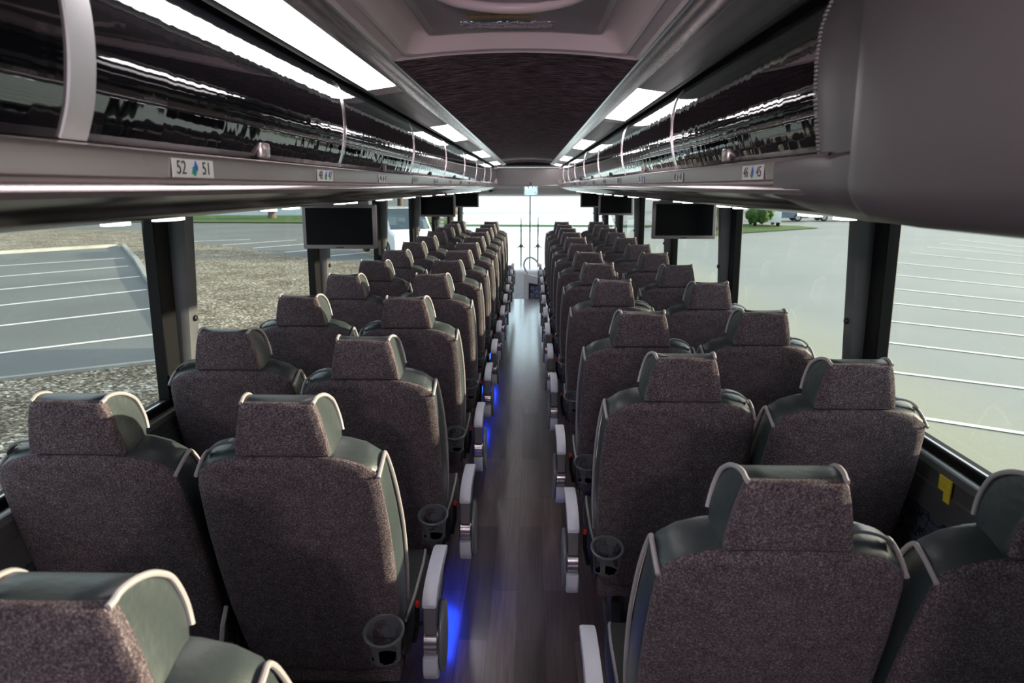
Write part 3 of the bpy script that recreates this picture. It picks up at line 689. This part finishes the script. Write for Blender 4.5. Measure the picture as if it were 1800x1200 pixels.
def hp3(x, v, d_):       # head-rest plane: more upright than the back
    v -= .735
    return (x, B0[0] - v * math.sin(TH2) + d_ * math.cos(TH2), B0[1] + v * math.cos(TH2) + d_ * math.sin(TH2))
def hw(d_, u):
    back = .107 - .029 * max(0, min(1, u / .13)); f = min(1, d_ / .09); f = f * (2 - f); u_ = max(0, min(1, u / .13))
    return back + (.112 - .028 * u_ - back) * f
def head(b):
    rings = []
    for t_, ins in ((-1, .012), (-.985, .003), (-.95, 0), (-.5, 0), (0, 0), (.5, 0), (.95, 0), (.985, .003), (1, .012)):
        r = []
        for d_, u in HP:
            cd, cu = .06, .065; L_ = math.hypot(d_ - cd, u - cu)
            dd = d_ - (d_ - cd) / L_ * ins; uu = u - (u - cu) / L_ * ins
            w_ = hw(d_, u); sag = -.004 * (1 - t_ * t_) if u > .12 and d_ > .01 else 0
            r.append(hp3(t_ * w_, .735 + uu + sag, dd))
        rings.append(r)
    loft(b, rings)
def head_panel(b):
    P = [(-.106, .002), (.106, .002), (.100, .045), (.092, .085), (.083, .118), (.076, .128), (-.076, .128), (-.083, .118), (-.092, .085), (-.100, .045)]
    def r(k, d_): return [hp3(x * k, .735 + .065 + (u - .065) * k, d_) for x, u in P]
    loft(b, [r(1.0, .006), r(1.01, -.004), r(.985, -.011), r(.93, -.014), r(.7, -.015)])
def head_pipe(b, s):
    if 1:
        pts = [hp3(s * (hw(d_, u) + .001), .735 + u, d_) for d_, u in [(-.008, .128)] + HP[5:15]]
        tube(b, smooth_path(pts, 3), .0045, 8)
def cushion(b):
    rr = []
    for y, z0, z1, w_ in ((.03, .35, .432, .205), (.06, .335, .448, .215), (.2, .335, .435, .217), (.38, .335, .442, .217), (.45, .335, .445, .214), (.485, .35, .43, .205), (.495, .37, .41, .19)):
        rr.append([(-w_, y, z0), (w_, y, z0), (w_ + .003, y, z0 + .02), (w_ + .003, y, z1 - .02), (w_ - .012, y, z1), (0, y, z1 - .006), (-w_ + .012, y, z1), (-w_ - .003, y, z1 - .02), (-w_ - .003, y, z0 + .02)])
    loft(b, rr)
def cush_pipe(b, s):
    if 1:
        tube(b, [(s * .207, .05, .442), (s * .209, .2, .432), (s * .209, .38, .439), (s * .206, .45, .443), (s * .2, .485, .428)], .0045, 6)
def skirt(b):
    box(b, -.20, .20, -.004, .05, .285, .345, .012, 2)
def frame(b):
    box(b, -.20, .20, .06, .42, .28, .335, .01, 1)
def leg(b, s=1):
    loft(b, [[(s * x, y, z) for y, z in ((.04, .0), (.44, .0), (.44, .02), (.32, .05), (.28, .16), (.36, .28), (.42, .30), (.06, .30), (.12, .28), (.18, .16), (.14, .05), (.04, .02))] for x in (.10, .13)])
me = {}
me['backrest'] = build_once('backrest', shell, 'vinyl'); me['back_panel'] = build_once('back_panel', panel, 'tweed')
me['pipR'] = build_once('piping', lambda b: pipe_side(b, 1), 'piping'); me['pipL'] = build_once('piping', lambda b: pipe_side(b, -1), 'piping')
me['headrest'] = build_once('headrest', head, 'vinyl', angle=50); me['head_panel'] = build_once('headrest_panel', head_panel, 'tweed')
me['hpR'] = build_once('piping', lambda b: head_pipe(b, 1), 'piping'); me['hpL'] = build_once('piping', lambda b: head_pipe(b, -1), 'piping'); me['cushion'] = build_once('seat_cushion', cushion, 'cushion')
me['cpR'] = build_once('piping', lambda b: cush_pipe(b, 1), 'piping'); me['cpL'] = build_once('piping', lambda b: cush_pipe(b, -1), 'piping'); me['skirt'] = build_once('lower_skirt', skirt, 'tweed'); me['frame'] = build_once('seat_frame', frame, 'frame')
for s in (-1, 1):
    # aisle armrest: x centre at s*.266
    xc = s * .282
    pad = [(-.012, .518), (-.013, .528), (-.004, .541), (.03, .557), (.08, .567), (.16, .571), (.24, .567), (.275, .556), (.275, .545), (.22, .541), (.10, .538), (.05, .530), (.03, .518)]
    me['pad%d' % s] = build_once('pad', lambda b: prism_x(b, pad, xc - .019, xc + .019, .004), 'arm_light')
    shl = [(-.010, .518), (.03, .518), (.10, .537), (.20, .540), (.16, .51), (.10, .48), (.06, .455), (.05, .438), (-.008, .438)]
    me['shl%d' % s] = build_once('arm_shell', lambda b: prism_x(b, shl, xc - .017, xc + .017, .003), 'arm_mid')
    me['hub%d' % s] = build_once('pivot_hub', lambda b: cyl(b, (xc, .028, .402), 0.040, .042, 'X', 28, bev=.004), 'arm_hub')
    low = [(-.014, .366), (-.016, .33), (-.004, .300), (.02, .286), (.06, .283), (.10, .295), (.11, .33), (.10, .366)]
    me['low%d' % s] = build_once('lower_cover', lambda b: prism_x(b, low, xc - .021, xc + .019, .004), 'arm_light')
    side = [(.075 + .075 * math.cos(a), .385 + .105 * math.sin(a)) for a in [k * math.tau / 28 for k in range(28)]]
    me['sid%d' % s] = build_once('side_plate', lambda b: prism_x(b, side, *sorted((xc + s * .020, xc + s * .032)), .004), 'arm_side')
    me['leg%d' % s] = build_once('leg', lambda b: leg(b, s), 'frame')
    # cup holder on the back, near the aisle
    def cup(b):
        cx_, vv = s * .186, .215; ztop = bp3(0, vv, 0)[2]; ytop = bp3(0, vv, -.014)[1]
        r0, h = .047, .085; n_ = 32; cy_ = ytop - r0 * .92 - .012
        levels = [0, .10, .25, .5, .72, .85, .93, 1.0]
        V = []
        for lv in levels:
            rr = r0 * (1 - .20 * lv) ; z = ztop - h * lv
            V.append([(Vector((cx_ + rr * math.cos(k * math.tau / n_), cy_ + .012 * lv + rr * .92 * math.sin(k * math.tau / n_), z + (1 - lv) * .016 * math.sin(k * math.tau / n_)))) for k in range(n_)])
        g = [[b.verts.new(p) for p in r_] for r_ in V]; th_ = [[b.verts.new(Vector((cx_ + (p.x - cx_) * .93, cy_ + (p.y - cy_) * .93, p.z))) for p in r_] for r_ in V]
        def solid(i, k): return not (0 < i < 6 and ((k + 2) % 8) in ((1, 2, 3, 4, 5, 6) if i in (2, 3, 4) else (2, 3, 4, 5)))
        I = range(len(levels) - 1)
        for i in I:
            for k in range(n_):
                j = (k + 1) % n_
                if solid(i, k):
                    b.faces.new((g[i][k], g[i][j], g[i + 1][j], g[i + 1][k])); b.faces.new((th_[i][k], th_[i + 1][k], th_[i + 1][j], th_[i][j]))
                else:
                    if solid(i, (k - 1) % n_): b.faces.new((g[i][k], g[i + 1][k], th_[i + 1][k], th_[i][k]))
                    if solid(i, j): b.faces.new((g[i][j], th_[i][j], th_[i + 1][j], g[i + 1][j]))
                    if i > 0 and solid(i - 1, k): b.faces.new((g[i][k], th_[i][k], th_[i][j], g[i][j]))
                    if i < len(levels) - 2 and solid(i + 1, k): b.faces.new((g[i + 1][k], g[i + 1][j], th_[i + 1][j], th_[i + 1][k]))
        b.faces.new(g[-1]); b.faces.new(th_[-1][::-1])
        ringp_ = [(cx_ + r0 * 1.02 * math.cos(k * math.tau / 32), cy_ + r0 * .94 * math.sin(k * math.tau / 32), ztop + .016 * math.sin(k * math.tau / 32)) for k in range(33)]
        tube(b, ringp_, .0046, 8, cap=False)
        cyl(b, (cx_, ytop + .002, ztop - .035), .018, .012, 'Y', 12)
    me['cup%d' % s] = build_once('cup_holder', cup, 'cup')
    # grab handle on the window-side shoulder (opposite the aisle)
    def handle(b):
        pts = [bp3(-s * .110, .742, .035), bp3(-s * .116, .752, .037), bp3(-s * .135, .753, .038), bp3(-s * .165, .742, .040), bp3(-s * .190, .722, .042), bp3(-s * .195, .71, .044)]
        P = smooth_path(pts, 3); rings = []
        for p_ in P: rings.append([(p_.x, p_.y - .013, p_.z - .003), (p_.x, p_.y + .013, p_.z - .003), (p_.x, p_.y + .013, p_.z + .003), (p_.x, p_.y - .013, p_.z + .003)])
        loft(b, rings)
    me['hnd%d' % s] = build_once('grab_handle', handle, 'cup')
    me['bkl%d' % s] = build_once('buckle', lambda b: box(b, *sorted((s * .234, s * .246)), .052, .066, .478, .498, .004, 1), 'red')
    me['blt%d' % s] = build_once('belt_stalk', lambda b: tube(b, [(s * .225, .08, .36), (s * .238, .065, .43), (s * .239, .062, .486)], .008, 6), 'black')

def mkseat(aisle, s):
    root = bpy.data.objects.new('coach_seat', None); COL.objects.link(root); root['category'] = 'seat'
    def add(n, m_, par=root, lab=None):
        o = bpy.data.objects.new(n, me[m_]); COL.objects.link(o); o.parent = par
        if lab: o['label'] = lab
        return o
    b = add('backrest', 'backrest'); add('back_panel', 'back_panel', b); add('piping', 'pipR', b); add('piping', 'pipL', b)
    h = add('headrest', 'headrest'); add('headrest_panel', 'head_panel', h); add('piping', 'hpR', h); add('piping', 'hpL', h)
    c = add('seat_cushion', 'cushion'); add('piping', 'cpR', c); add('piping', 'cpL', c)
    add('lower_skirt', 'skirt'); add('seat_frame', 'frame'); add('grab_handle', 'hnd%d' % s); add('leg', 'leg%d' % s)
    add('seat_belt', 'blt%d' % s).name = 'seat_belt'
    if aisle:
        a = bpy.data.objects.new('armrest', me['shl%d' % s]); COL.objects.link(a); a.parent = root
        add('pad', 'pad%d' % s, a, 'pale armrest pad'); add('pivot_hub', 'hub%d' % s, a); add('lower_cover', 'low%d' % s, a); add('side_plate', 'sid%d' % s, a)
        add('cup_holder', 'cup%d' % s); add('buckle', 'bkl%d' % s, None or root, 'red seat belt buckle')
    return root
def copy_tree(o, parent=None):
    c = o.copy(); COL.objects.link(c); c.parent = parent
    for ch in list(o.children): copy_tree(ch, c)
    return c
protos = {}; used = {}
ORD = ['first', 'second', 'third', 'fourth', 'fifth', 'sixth', 'seventh', 'eighth', 'ninth', 'tenth', 'eleventh', 'twelfth', 'thirteenth']
def place(aisle, s, x, y, label):
    key = (aisle, s)
    if key not in protos: protos[key] = mkseat(aisle, s)
    o = protos[key] if key not in used else copy_tree(protos[key])
    used[key] = 1
    o.location = (x, y, 0); o['label'] = label; o['group'] = 'coach seats in rows'
YO = .262
def lab(side, kind, i, n):
    look = 'charcoal tweed coach seat'
    place_ = 'beside the aisle' if kind == 'a' else 'beside the window'
    if i <= (n - 1) // 2: cnt = ('%s row from the camera' % ORD[i]) if i else 'nearest row to the camera'
    else:
        j = n - 1 - i; cnt = ('%s row behind the windscreen' % ORD[j]) if j else 'foremost row by the windscreen'
    return '%s %s on the %s, %s' % (look, place_, side, cnt)
yl = [1.53 - .79] + [1.53, 2.20, 3.05, 3.90, 4.62, 5.36, 6.12, 6.86, 7.60, 8.36, 9.14, 9.92]
ylw = [None] + [1.53, 2.31, 3.09, 3.87, 4.63, 5.41, 6.21, 6.98, 7.75, 8.53, 9.3, 10.08]
for i in range(13):
    place(True, 1, {0: -.503, 1: -.503, 2: -.466, 3: -.478}.get(i, -.482), yl[i] + YO, lab('left', 'a', i, 13))
    if ylw[i]: place(False, 1, -.966 if i < 2 else -.942, ylw[i] + YO, lab('left', 'w', i, 13))
yr = [1.12, 1.98, 2.70, 3.66, 4.47, 5.26, 6.04, 6.80, 7.56, 8.32, 9.1, 9.88]
yrw = [1.10, 1.92, 2.74, 3.57, 4.39, 5.20, 5.98, 6.78, 7.57, 8.35, 9.12, 9.9]
for i in range(12):
    place(True, -1, .472 if i < 2 else .462, yr[i] + YO, lab('right', 'a', i, 12))
    place(False, -1, .927 if i < 1 else .920, yrw[i] + YO, lab('right', 'w', i, 12))

# blue aisle lamps at the foot of the left seats
for k, (y, nm) in enumerate(((2.75, 'nearest the camera'), (5.2, 'middle of the row'), (6.3, 'farther forward'))):
    t_ = thing('aisle_lamp', 'small glowing blue aisle lamp under the left seats, %s' % nm, 'lamp', (-.305, y, .0), 0, 'blue aisle lamps')
    bm = bmesh.new(); box(bm, -.04, .0, -.05, .05, 0, .22, .006, 1); finish('housing', bm, 'frame', t_)
    bm = bmesh.new(); box(bm, -.002, .004, -.04, .04, .15, .19, .002, 1); finish('lens', bm, 'emit_blue', t_)
    ld = bpy.data.lights.new('aisle_lamp_glow', 'AREA'); ld.shape = 'RECTANGLE'; ld.size = .06; ld.size_y = .34; ld.energy = 0.8 if k != 1 else 0.3; ld.color = (.01, .05, 1)
    lo = bpy.data.objects.new('glow', ld); COL.objects.link(lo); lo.parent = t_; lo.location = (.02, 0, .19); lo.rotation_euler = (0, R(-28), 0)

# ---------------------------------------------------------------- drop-down screens
def screen(s, x, y, w_, h_, zt, label):
    t_ = thing('video_screen', label, 'screen', (x, y, 1.56), 0, 'drop-down video screens')
    z1 = zt - 1.56; z0 = z1 - h_
    bm = bmesh.new(); box(bm, -w_ / 2, w_ / 2, 0, .035, z0, z1, .006, 2); finish('housing', bm, 'bezel', t_)
    bm = bmesh.new(); box(bm, -w_ / 2 + .020, w_ / 2 - .020, -.003, .002, z0 + .022, z1 - .016); finish('display', bm, 'screen', t_, smooth=False)
    bm = bmesh.new(); box(bm, -w_ / 2 + .04, w_ / 2 - .04, .005, .03, z1 - .01, .015, .004, 1); finish('hinge_arm', bm, 'bezel', t_)
    bm = bmesh.new(); box(bm, -.02, .02, -.004, 0, z0 + .005, z0 + .010); finish('button', bm, 'black', t_, smooth=False)
screen(-1, -.985, 4.0, .40, .235, 1.525, 'large dark drop-down screen on the left, nearest of the left three')
screen(-1, -.985, 8.25, .40, .235, 1.53, 'dark drop-down screen on the left, middle of the left three')
screen(-1, -.985, 12.0, .40, .235, 1.53, 'dark drop-down screen on the left, farthest of the left three')
screen(1, 1.015, 4.75, .40, .235, 1.53, 'large dark drop-down screen on the right, nearest of the right three')
screen(1, 1.035, 8.75, .40, .235, 1.53, 'dark drop-down screen on the right, middle of the right three')
screen(1, 1.035, 12.0, .40, .235, 1.53, 'dark drop-down screen on the right, farthest of the right three')

# yellow stickers on the right duct
for y, nm in ((1.92, 'nearer'), (2.55, 'farther')):
    bm = bmesh.new(); box(bm, 1.176, 1.1795, y - .03, y + .03, .805, .845); box(bm, 1.175, 1.178, y - .03, y, .780, .812)
    tag(finish('warning_sticker', bm, 'yellow', smooth=False), 'yellow warning sticker on the duct under the right windows, %s one' % nm, 'sticker', 'yellow duct stickers')
bt = thing('belt_label', 'black belt tag with orange triangle hanging between the two near left seats', 'tag', (-.735, 1.66, .36))
bm = bmesh.new(); box(bm, -.030, .030, 0, .012, 0, .13, .004, 1); finish('tag_body', bm, 'black', bt)
bm = bmesh.new(); loft(bm, [[(-.010, y, .085), (.014, y, .085), (.012, y, .110)] for y in (-.0015, .001)]); finish('orange_triangle', bm, 'yellow', bt, smooth=False)
bm = bmesh.new(); box(bm, -.018, .012, -.0015, .001, .03, .065); finish('white_print', bm, 'white', bt, smooth=False)
bm = bmesh.new(); tube(bm, [(0, .006, .13), (.004, .01, .17), (.0, .05, .20)], .006, 6); finish('loop', bm, 'piping', bt)

# ================================================================ OUTSIDE
G = -1.40
def poly(name, pts, z, m_):
    bm_ = bmesh.new(); vs_ = [bm_.verts.new((x, y, z)) for x, y in pts]; bm_.faces.new(vs_)
    if bm_.faces[:][0].normal.z < 0: pass
    return finish(name, bm_, m_, smooth=False)
struct(poly('ground', [(-400, -60), (3, -60), (3, 500), (-400, 500)], G - .03, 'asphalt'))
struct(poly('ground_right_lot', [(2.0, -60), (400, -60), (400, 500), (2.0, 500)], G - .02, 'asphalt_glare'))
struct(poly('ground_front_road', [(-2.6, 15.5), (2.2, 15.5), (6.4, 57), (30, 300), (-30, 300), (-6.4, 57)], G - .005, 'concrete'))  # near-white tone stands in for the burnt-out view ahead
struct(poly('ground_rear_bounce', [(-12, -60), (12, -60), (12, -2), (-12, -2)], G + .01, 'concrete'))  # unseen pale pad added to bounce daylight up to the ceiling
LOT = [(-20.8, 37.6), (-16.1, 30.0), (-12.8, 24.4), (-7.9, 16.6), (-6.4, 14.2), (-6.1, 13.2), (-6.6, 12.45), (-8.45, 11.2), (-32, -4.0), (-70, -4), (-60, -11)]
mulch = [(-3.4, -1.9), (-3.4, 29.0), (-6.7, 29.8), (-8.6, 30.8), (-10.6, 33.2), (-14.3, 37.0), (-18.9, 40.4), (-27.3, 52), (-38.3, 53.2), (-70, 56), (-70, -12), (-12.1, -12), (-12.1, -1.9)]
struct(poly('ground_mulch_bed', mulch, G, 'mulch'))
lotp = [(-20.8, 37.6), (-6.4, 14.2), (-6.1, 13.2), (-6.6, 12.45), (-8.45, 11.2), (-40, -9.6), (-64, -9.6), (-44, 7.1)]
struct(poly('ground_stalls', lotp, G + .015, 'asphalt'))
def curb(name, pts, label, w=.16, h=.14):
    bm_ = bmesh.new(); P = [Vector((x, y, 0)) for x, y in pts]; rings = []
    for i, p_ in enumerate(P):
        a = P[max(0, i - 1)]; b2 = P[min(len(P) - 1, i + 1)]; tt = (b2 - a).normalized(); n_ = Vector((-tt.y, tt.x, 0)) * w / 2
        rings.append([p_ + n_ + Vector((0, 0, G - .02)), p_ + n_ * .85 + Vector((0, 0, G + h)), p_ - n_ * .85 + Vector((0, 0, G + h)), p_ - n_ + Vector((0, 0, G - .02))])
    loft(bm_, rings); return tag(finish(name, bm_, 'curb', angle=30), label, 'curb')
curb('concrete_curb', [(-20.8, 37.6), (-16.1, 30.0), (-12.8, 24.4), (-7.9, 16.6), (-6.4, 14.2), (-6.05, 13.2)], 'pale concrete curb between parking stalls and wood-chip bed, outside left', .22)
curb('concrete_curb', [(-21.1, 37.45), (-24.15, 33.25), (-44, 7.2)], 'long concrete curb at the far end of the left parking stalls', .28, .16)
curb('concrete_curb', [(-6.1, 12.8), (-6.6, 12.4), (-8.45, 11.15), (-40, -9.7)], 'low concrete curb along the near end of the left parking stalls', .14, .05)
def lines(name, segs, w, z, m_='paint'):
    bm_ = bmesh.new()
    for (a, b2) in segs:
        a = Vector(a); b2 = Vector(b2); n_ = Vector((-(b2 - a).y, (b2 - a).x)).normalized() * w / 2
        vs_ = [bm_.verts.new((q.x, q.y, z)) for q in (a + n_, a - n_, b2 - n_, b2 + n_)]; bm_.faces.new(vs_)
    return struct(finish(name, bm_, m_, smooth=False))
def ext(a, b2, k):       # extend segment beyond the first point by factor k
    a = Vector(a); b2 = Vector(b2); return (tuple(a + (a - b2) * k), tuple(b2))
LL = [((-20.49, 28.14), (-17.44, 31.47)), ((-18.04, 24.7), (-15.49, 28.2)), ((-15.75, 21.5), (-13.31, 24.9)), ((-13.64, 18.55), (-11.38, 21.61)), ((-11.64, 15.74), (-9.2, 18.5)), ((-9.73, 13.07), (-7.5, 15.1))]
lines('ground_stall_lines_left', [ext(a, b2, 2.2) for a, b2 in LL], .13, G + .022)
FL = [((-19.47, 41.58), (-16.47, 43.51)), ((-16.36, 39.15), (-13.6, 43.2)), ((-14.0, 37.3), (-11.6, 40.9)), ((-11.6, 34.9), (-9.2, 38.4)), ((-9.4, 32.4), (-7, 36))]
lines('ground_stall_lines_far', FL, .16, G - .02)
RL = [((25, 44.06), (25.29, 38.67)), ((22.46, 41.33), (23.31, 35.59)), ((20.42, 38.69), (21.98, 33.51)), ((17.8, 35.15), (19.8, 30.11)), ((14.8, 30.9), (17.31, 26.24)), ((12.6, 26.6), (15.17, 22.9)), ((10.8, 22.9), (13.3, 19.99)), ((9.4, 20.0), (11.79, 17.64)), ((8.1, 17.2), (10.31, 15.33)), ((6.95, 14.75), (8.95, 13.21)), ((5.8, 12.35), (7.64, 11.17)), ((4.7, 10.0), (6.25, 9.01))]
lines('ground_stall_lines_right', [(a, tuple(Vector(b2) + (Vector(b2) - Vector(a)) * 1.5)) for a, b2 in RL], .12, G - .008)
# far strips and buildings
struct(poly('ground_grass_left', [(-90, 68), (-6, 62), (-5, 63), (-14, 78), (-90, 82)], G + .05, 'grass'))
struct(poly('ground_grass_front', [(-9, 58), (9, 57), (10, 60), (-10, 61)], G + .03, 'grass'))
struct(poly('ground_grass_right', [(11.6, 47), (12.6, 48.5), (21.5, 56), (21, 59), (17.5, 62), (13.2, 53)], G + .03, 'grass'))
bd = thing('office_building', 'long pale building beyond the left grass strip', 'building', (-34, 80, G))
bm = bmesh.new(); box(bm, -34, 12, 0, 14, 0, 7.5); finish('wall', bm, 'wall_pale', bd, smooth=False)
bm = bmesh.new(); box(bm, -34.4, 12.4, -.4, 14.4, 7.5, 8.0); finish('roof', bm, 'duct_dark', bd, smooth=False)
def blob(bm_, c, r, seed):
    b2 = bmesh.new(); bmesh.ops.create_icosphere(b2, subdivisions=3, radius=1)
    for v in b2.verts:
        n_ = v.co.normalized(); k = 1 + .28 * noise.noise(n_ * 2.3 + Vector((seed, 0, 0))) +   .30 * noise.noise(n_ * 6 + Vector((0, seed, 0)))
        v.co = Vector(c) + n_ * r * k
    m2 = bpy.data.meshes.new('t'); b2.to_mesh(m2); b2.free(); bm_.from_mesh(m2); bpy.data.meshes.remove(m2)
def tree(x, y, h, r, label, trunk=.35):
    t_ = thing('tree', label, 'tree', (x, y, G))
    bm_ = bmesh.new(); rings = []
    for z, q in ((0, trunk * 1.3), (.4, trunk), (h * .45, trunk * .75), (h * .75, trunk * .4)):
        rings.append([(q * math.cos(k * math.tau / 10), q * math.sin(k * math.tau / 10), z) for k in range(10)])
    loft(bm_, rings); finish('trunk', bm_, 'bark', t_)
    bm_ = bmesh.new(); rd = random.Random(int(x * 13 + y))
    for k in range(7):
        a = rd.random() * math.tau; q = rd.random() * r * .6
        blob(bm_, (q * math.cos(a), q * math.sin(a), h * .7 + (rd.random() - .4) * r * .9), r * (.5 + .25 * rd.random()), k + x)
    finish('crown', bm_, 'leaf', t_, angle=180)
def shrub(x, y, h, r, label):
    bm_ = bmesh.new()
    for k in range(4): blob(bm_, ((k - 1.5) * r * .35, .2 * (k % 2) * r, h * (.40 + .12 * (k % 2))), min(r, h) * .55, k * 3 + x)
    o = finish('shrub', bm_, 'leaf', angle=180); o.location = (x, y, G); tag(o, label, 'shrub')
tree(-25.0, 72, 9.5, 3.2, 'street tree with bare trunk before the pale building on the left', .38)
tree(-12.5, 72, 6.5, 3.4, 'low green tree behind the white van on the left', .3)
tree(-8.5, 84, 7, 3.5, 'green tree straight behind the white van', .3)
tree(13.4, 54, 2.6, 1.3, 'dark round tree beside the right screen', .25)
tree(16.6, 67, 2.6, 1.3, 'lower dark tree just right of the round tree', .25)
shrub(17.2, 56.5, 2.2, 1.0, 'green hedge bush at the window pillar on the right')
tree(30, 92, 6, 4, 'dark tree behind the parked cars on the right', .3)
tree(38, 94, 6, 4.5, 'wide dark tree at the far right of the parked cars', .3)

def car(x, y, rz, L_, w_, h_, paint, label, van=False):
    t_ = thing('van' if van else 'car', label, 'van' if van else 'car', (x, y, G), rz)
    hx = L_ / 2
    if van: prof = [(-hx, .35), (-hx, 1.1), (-hx + .1, h_ - .15), (-hx + .35, h_), (hx - 1.6, h_), (hx - .75, 1.18), (hx - .1, 1.0), (hx, .75), (hx, .35)]
    else: prof = [(-hx, .3), (-hx, .85), (-hx + .5, .95), (-hx + 1.0, h_ - .05), (-hx + 1.3, h_), (hx - 2.1, h_), (hx - 1.3, .98), (hx - .15, .85), (hx, .65), (hx, .3)]
    bm_ = bmesh.new(); rings = []
    for yy, k in ((-w_ / 2, .92), (-w_ / 2 + .08, 1), (w_ / 2 - .08, 1), (w_ / 2, .92)):
        rings.append([(px, yy, .3 + (pz - .3) * (k if pz > .5 else 1)) for px, pz in prof])
    loft(bm_, rings); finish('body', bm_, paint, t_, angle=30)
    zb, zt_ = (1.15, h_ * .93 - .10) if van else (.98, h_ * .93 - .05)
    for sy in (-1, 1):
        for a, b2 in (((-hx + .5, -.6), (-.5, hx - 1.75)) if van else ((-hx + 1.25, -.15), (-.08, hx - 2.0))):
            bm_ = bmesh.new(); yy = sy * (w_ / 2 + .003); loft(bm_, [[(a, q, zb), (b2 + .25 * (b2 > 0), q, zb), (b2, q, zt_), (a + .05, q, zt_)] for q in (yy - sy * .02, yy)]); finish('side_window', bm_, 'car_glass', t_, smooth=False)
        for wx in (-hx + .95, hx - .95):
            bm_ = bmesh.new(); cyl(bm_, (wx, sy * (w_ / 2 - .09), .34), .34, .22, 'Y', 24, bev=.03); wh = finish('wheel', bm_, 'tyre', t_)
            bm_ = bmesh.new(); cyl(bm_, (wx, sy * (w_ / 2 + .02), .34), .2, .02, 'Y', 16); finish('hubcap', bm_, 'alu', wh)
    f0 = (hx - 1.57, h_ - .03) if van else (hx - 2.07, h_ - .02); f1 = (hx - .78, 1.2) if van else (hx - 1.33, 1.0)
    bm_ = bmesh.new(); loft(bm_, [[(f0[0] + k, -w_ / 2 + .15, f0[1] + k * .5), (f0[0] + k, w_ / 2 - .15, f0[1] + k * .5), (f1[0] + k, w_ / 2 - .1, f1[1] + k * .5), (f1[0] + k, -w_ / 2 + .1, f1[1] + k * .5)] for k in (0, .03)]); finish('windscreen', bm_, 'car_glass', t_, smooth=False)
    return t_
car(-6.1, 34.0, R(-60), 5.2, 2.0, 2.1, 'car_white', 'white van parked outside the left windows beyond the large screen', True)
car(22.5, 68, R(175), 4.5, 1.8, 1.45, 'car_blue', 'dark blue-grey car parked far off in the right lot, left one')
car(27.6, 68.5, R(178), 4.5, 1.8, 1.45, 'car_white', 'pale car parked far off in the right lot, middle one')
car(32.6, 69, R(182), 4.5, 1.8, 1.45, 'car_blue', 'dark car parked far off in the right lot, right one')
car(18.6, 60, R(80), 4.8, 1.9, 2.0, 'car_white', 'white van by the hedge in the right lot', True)
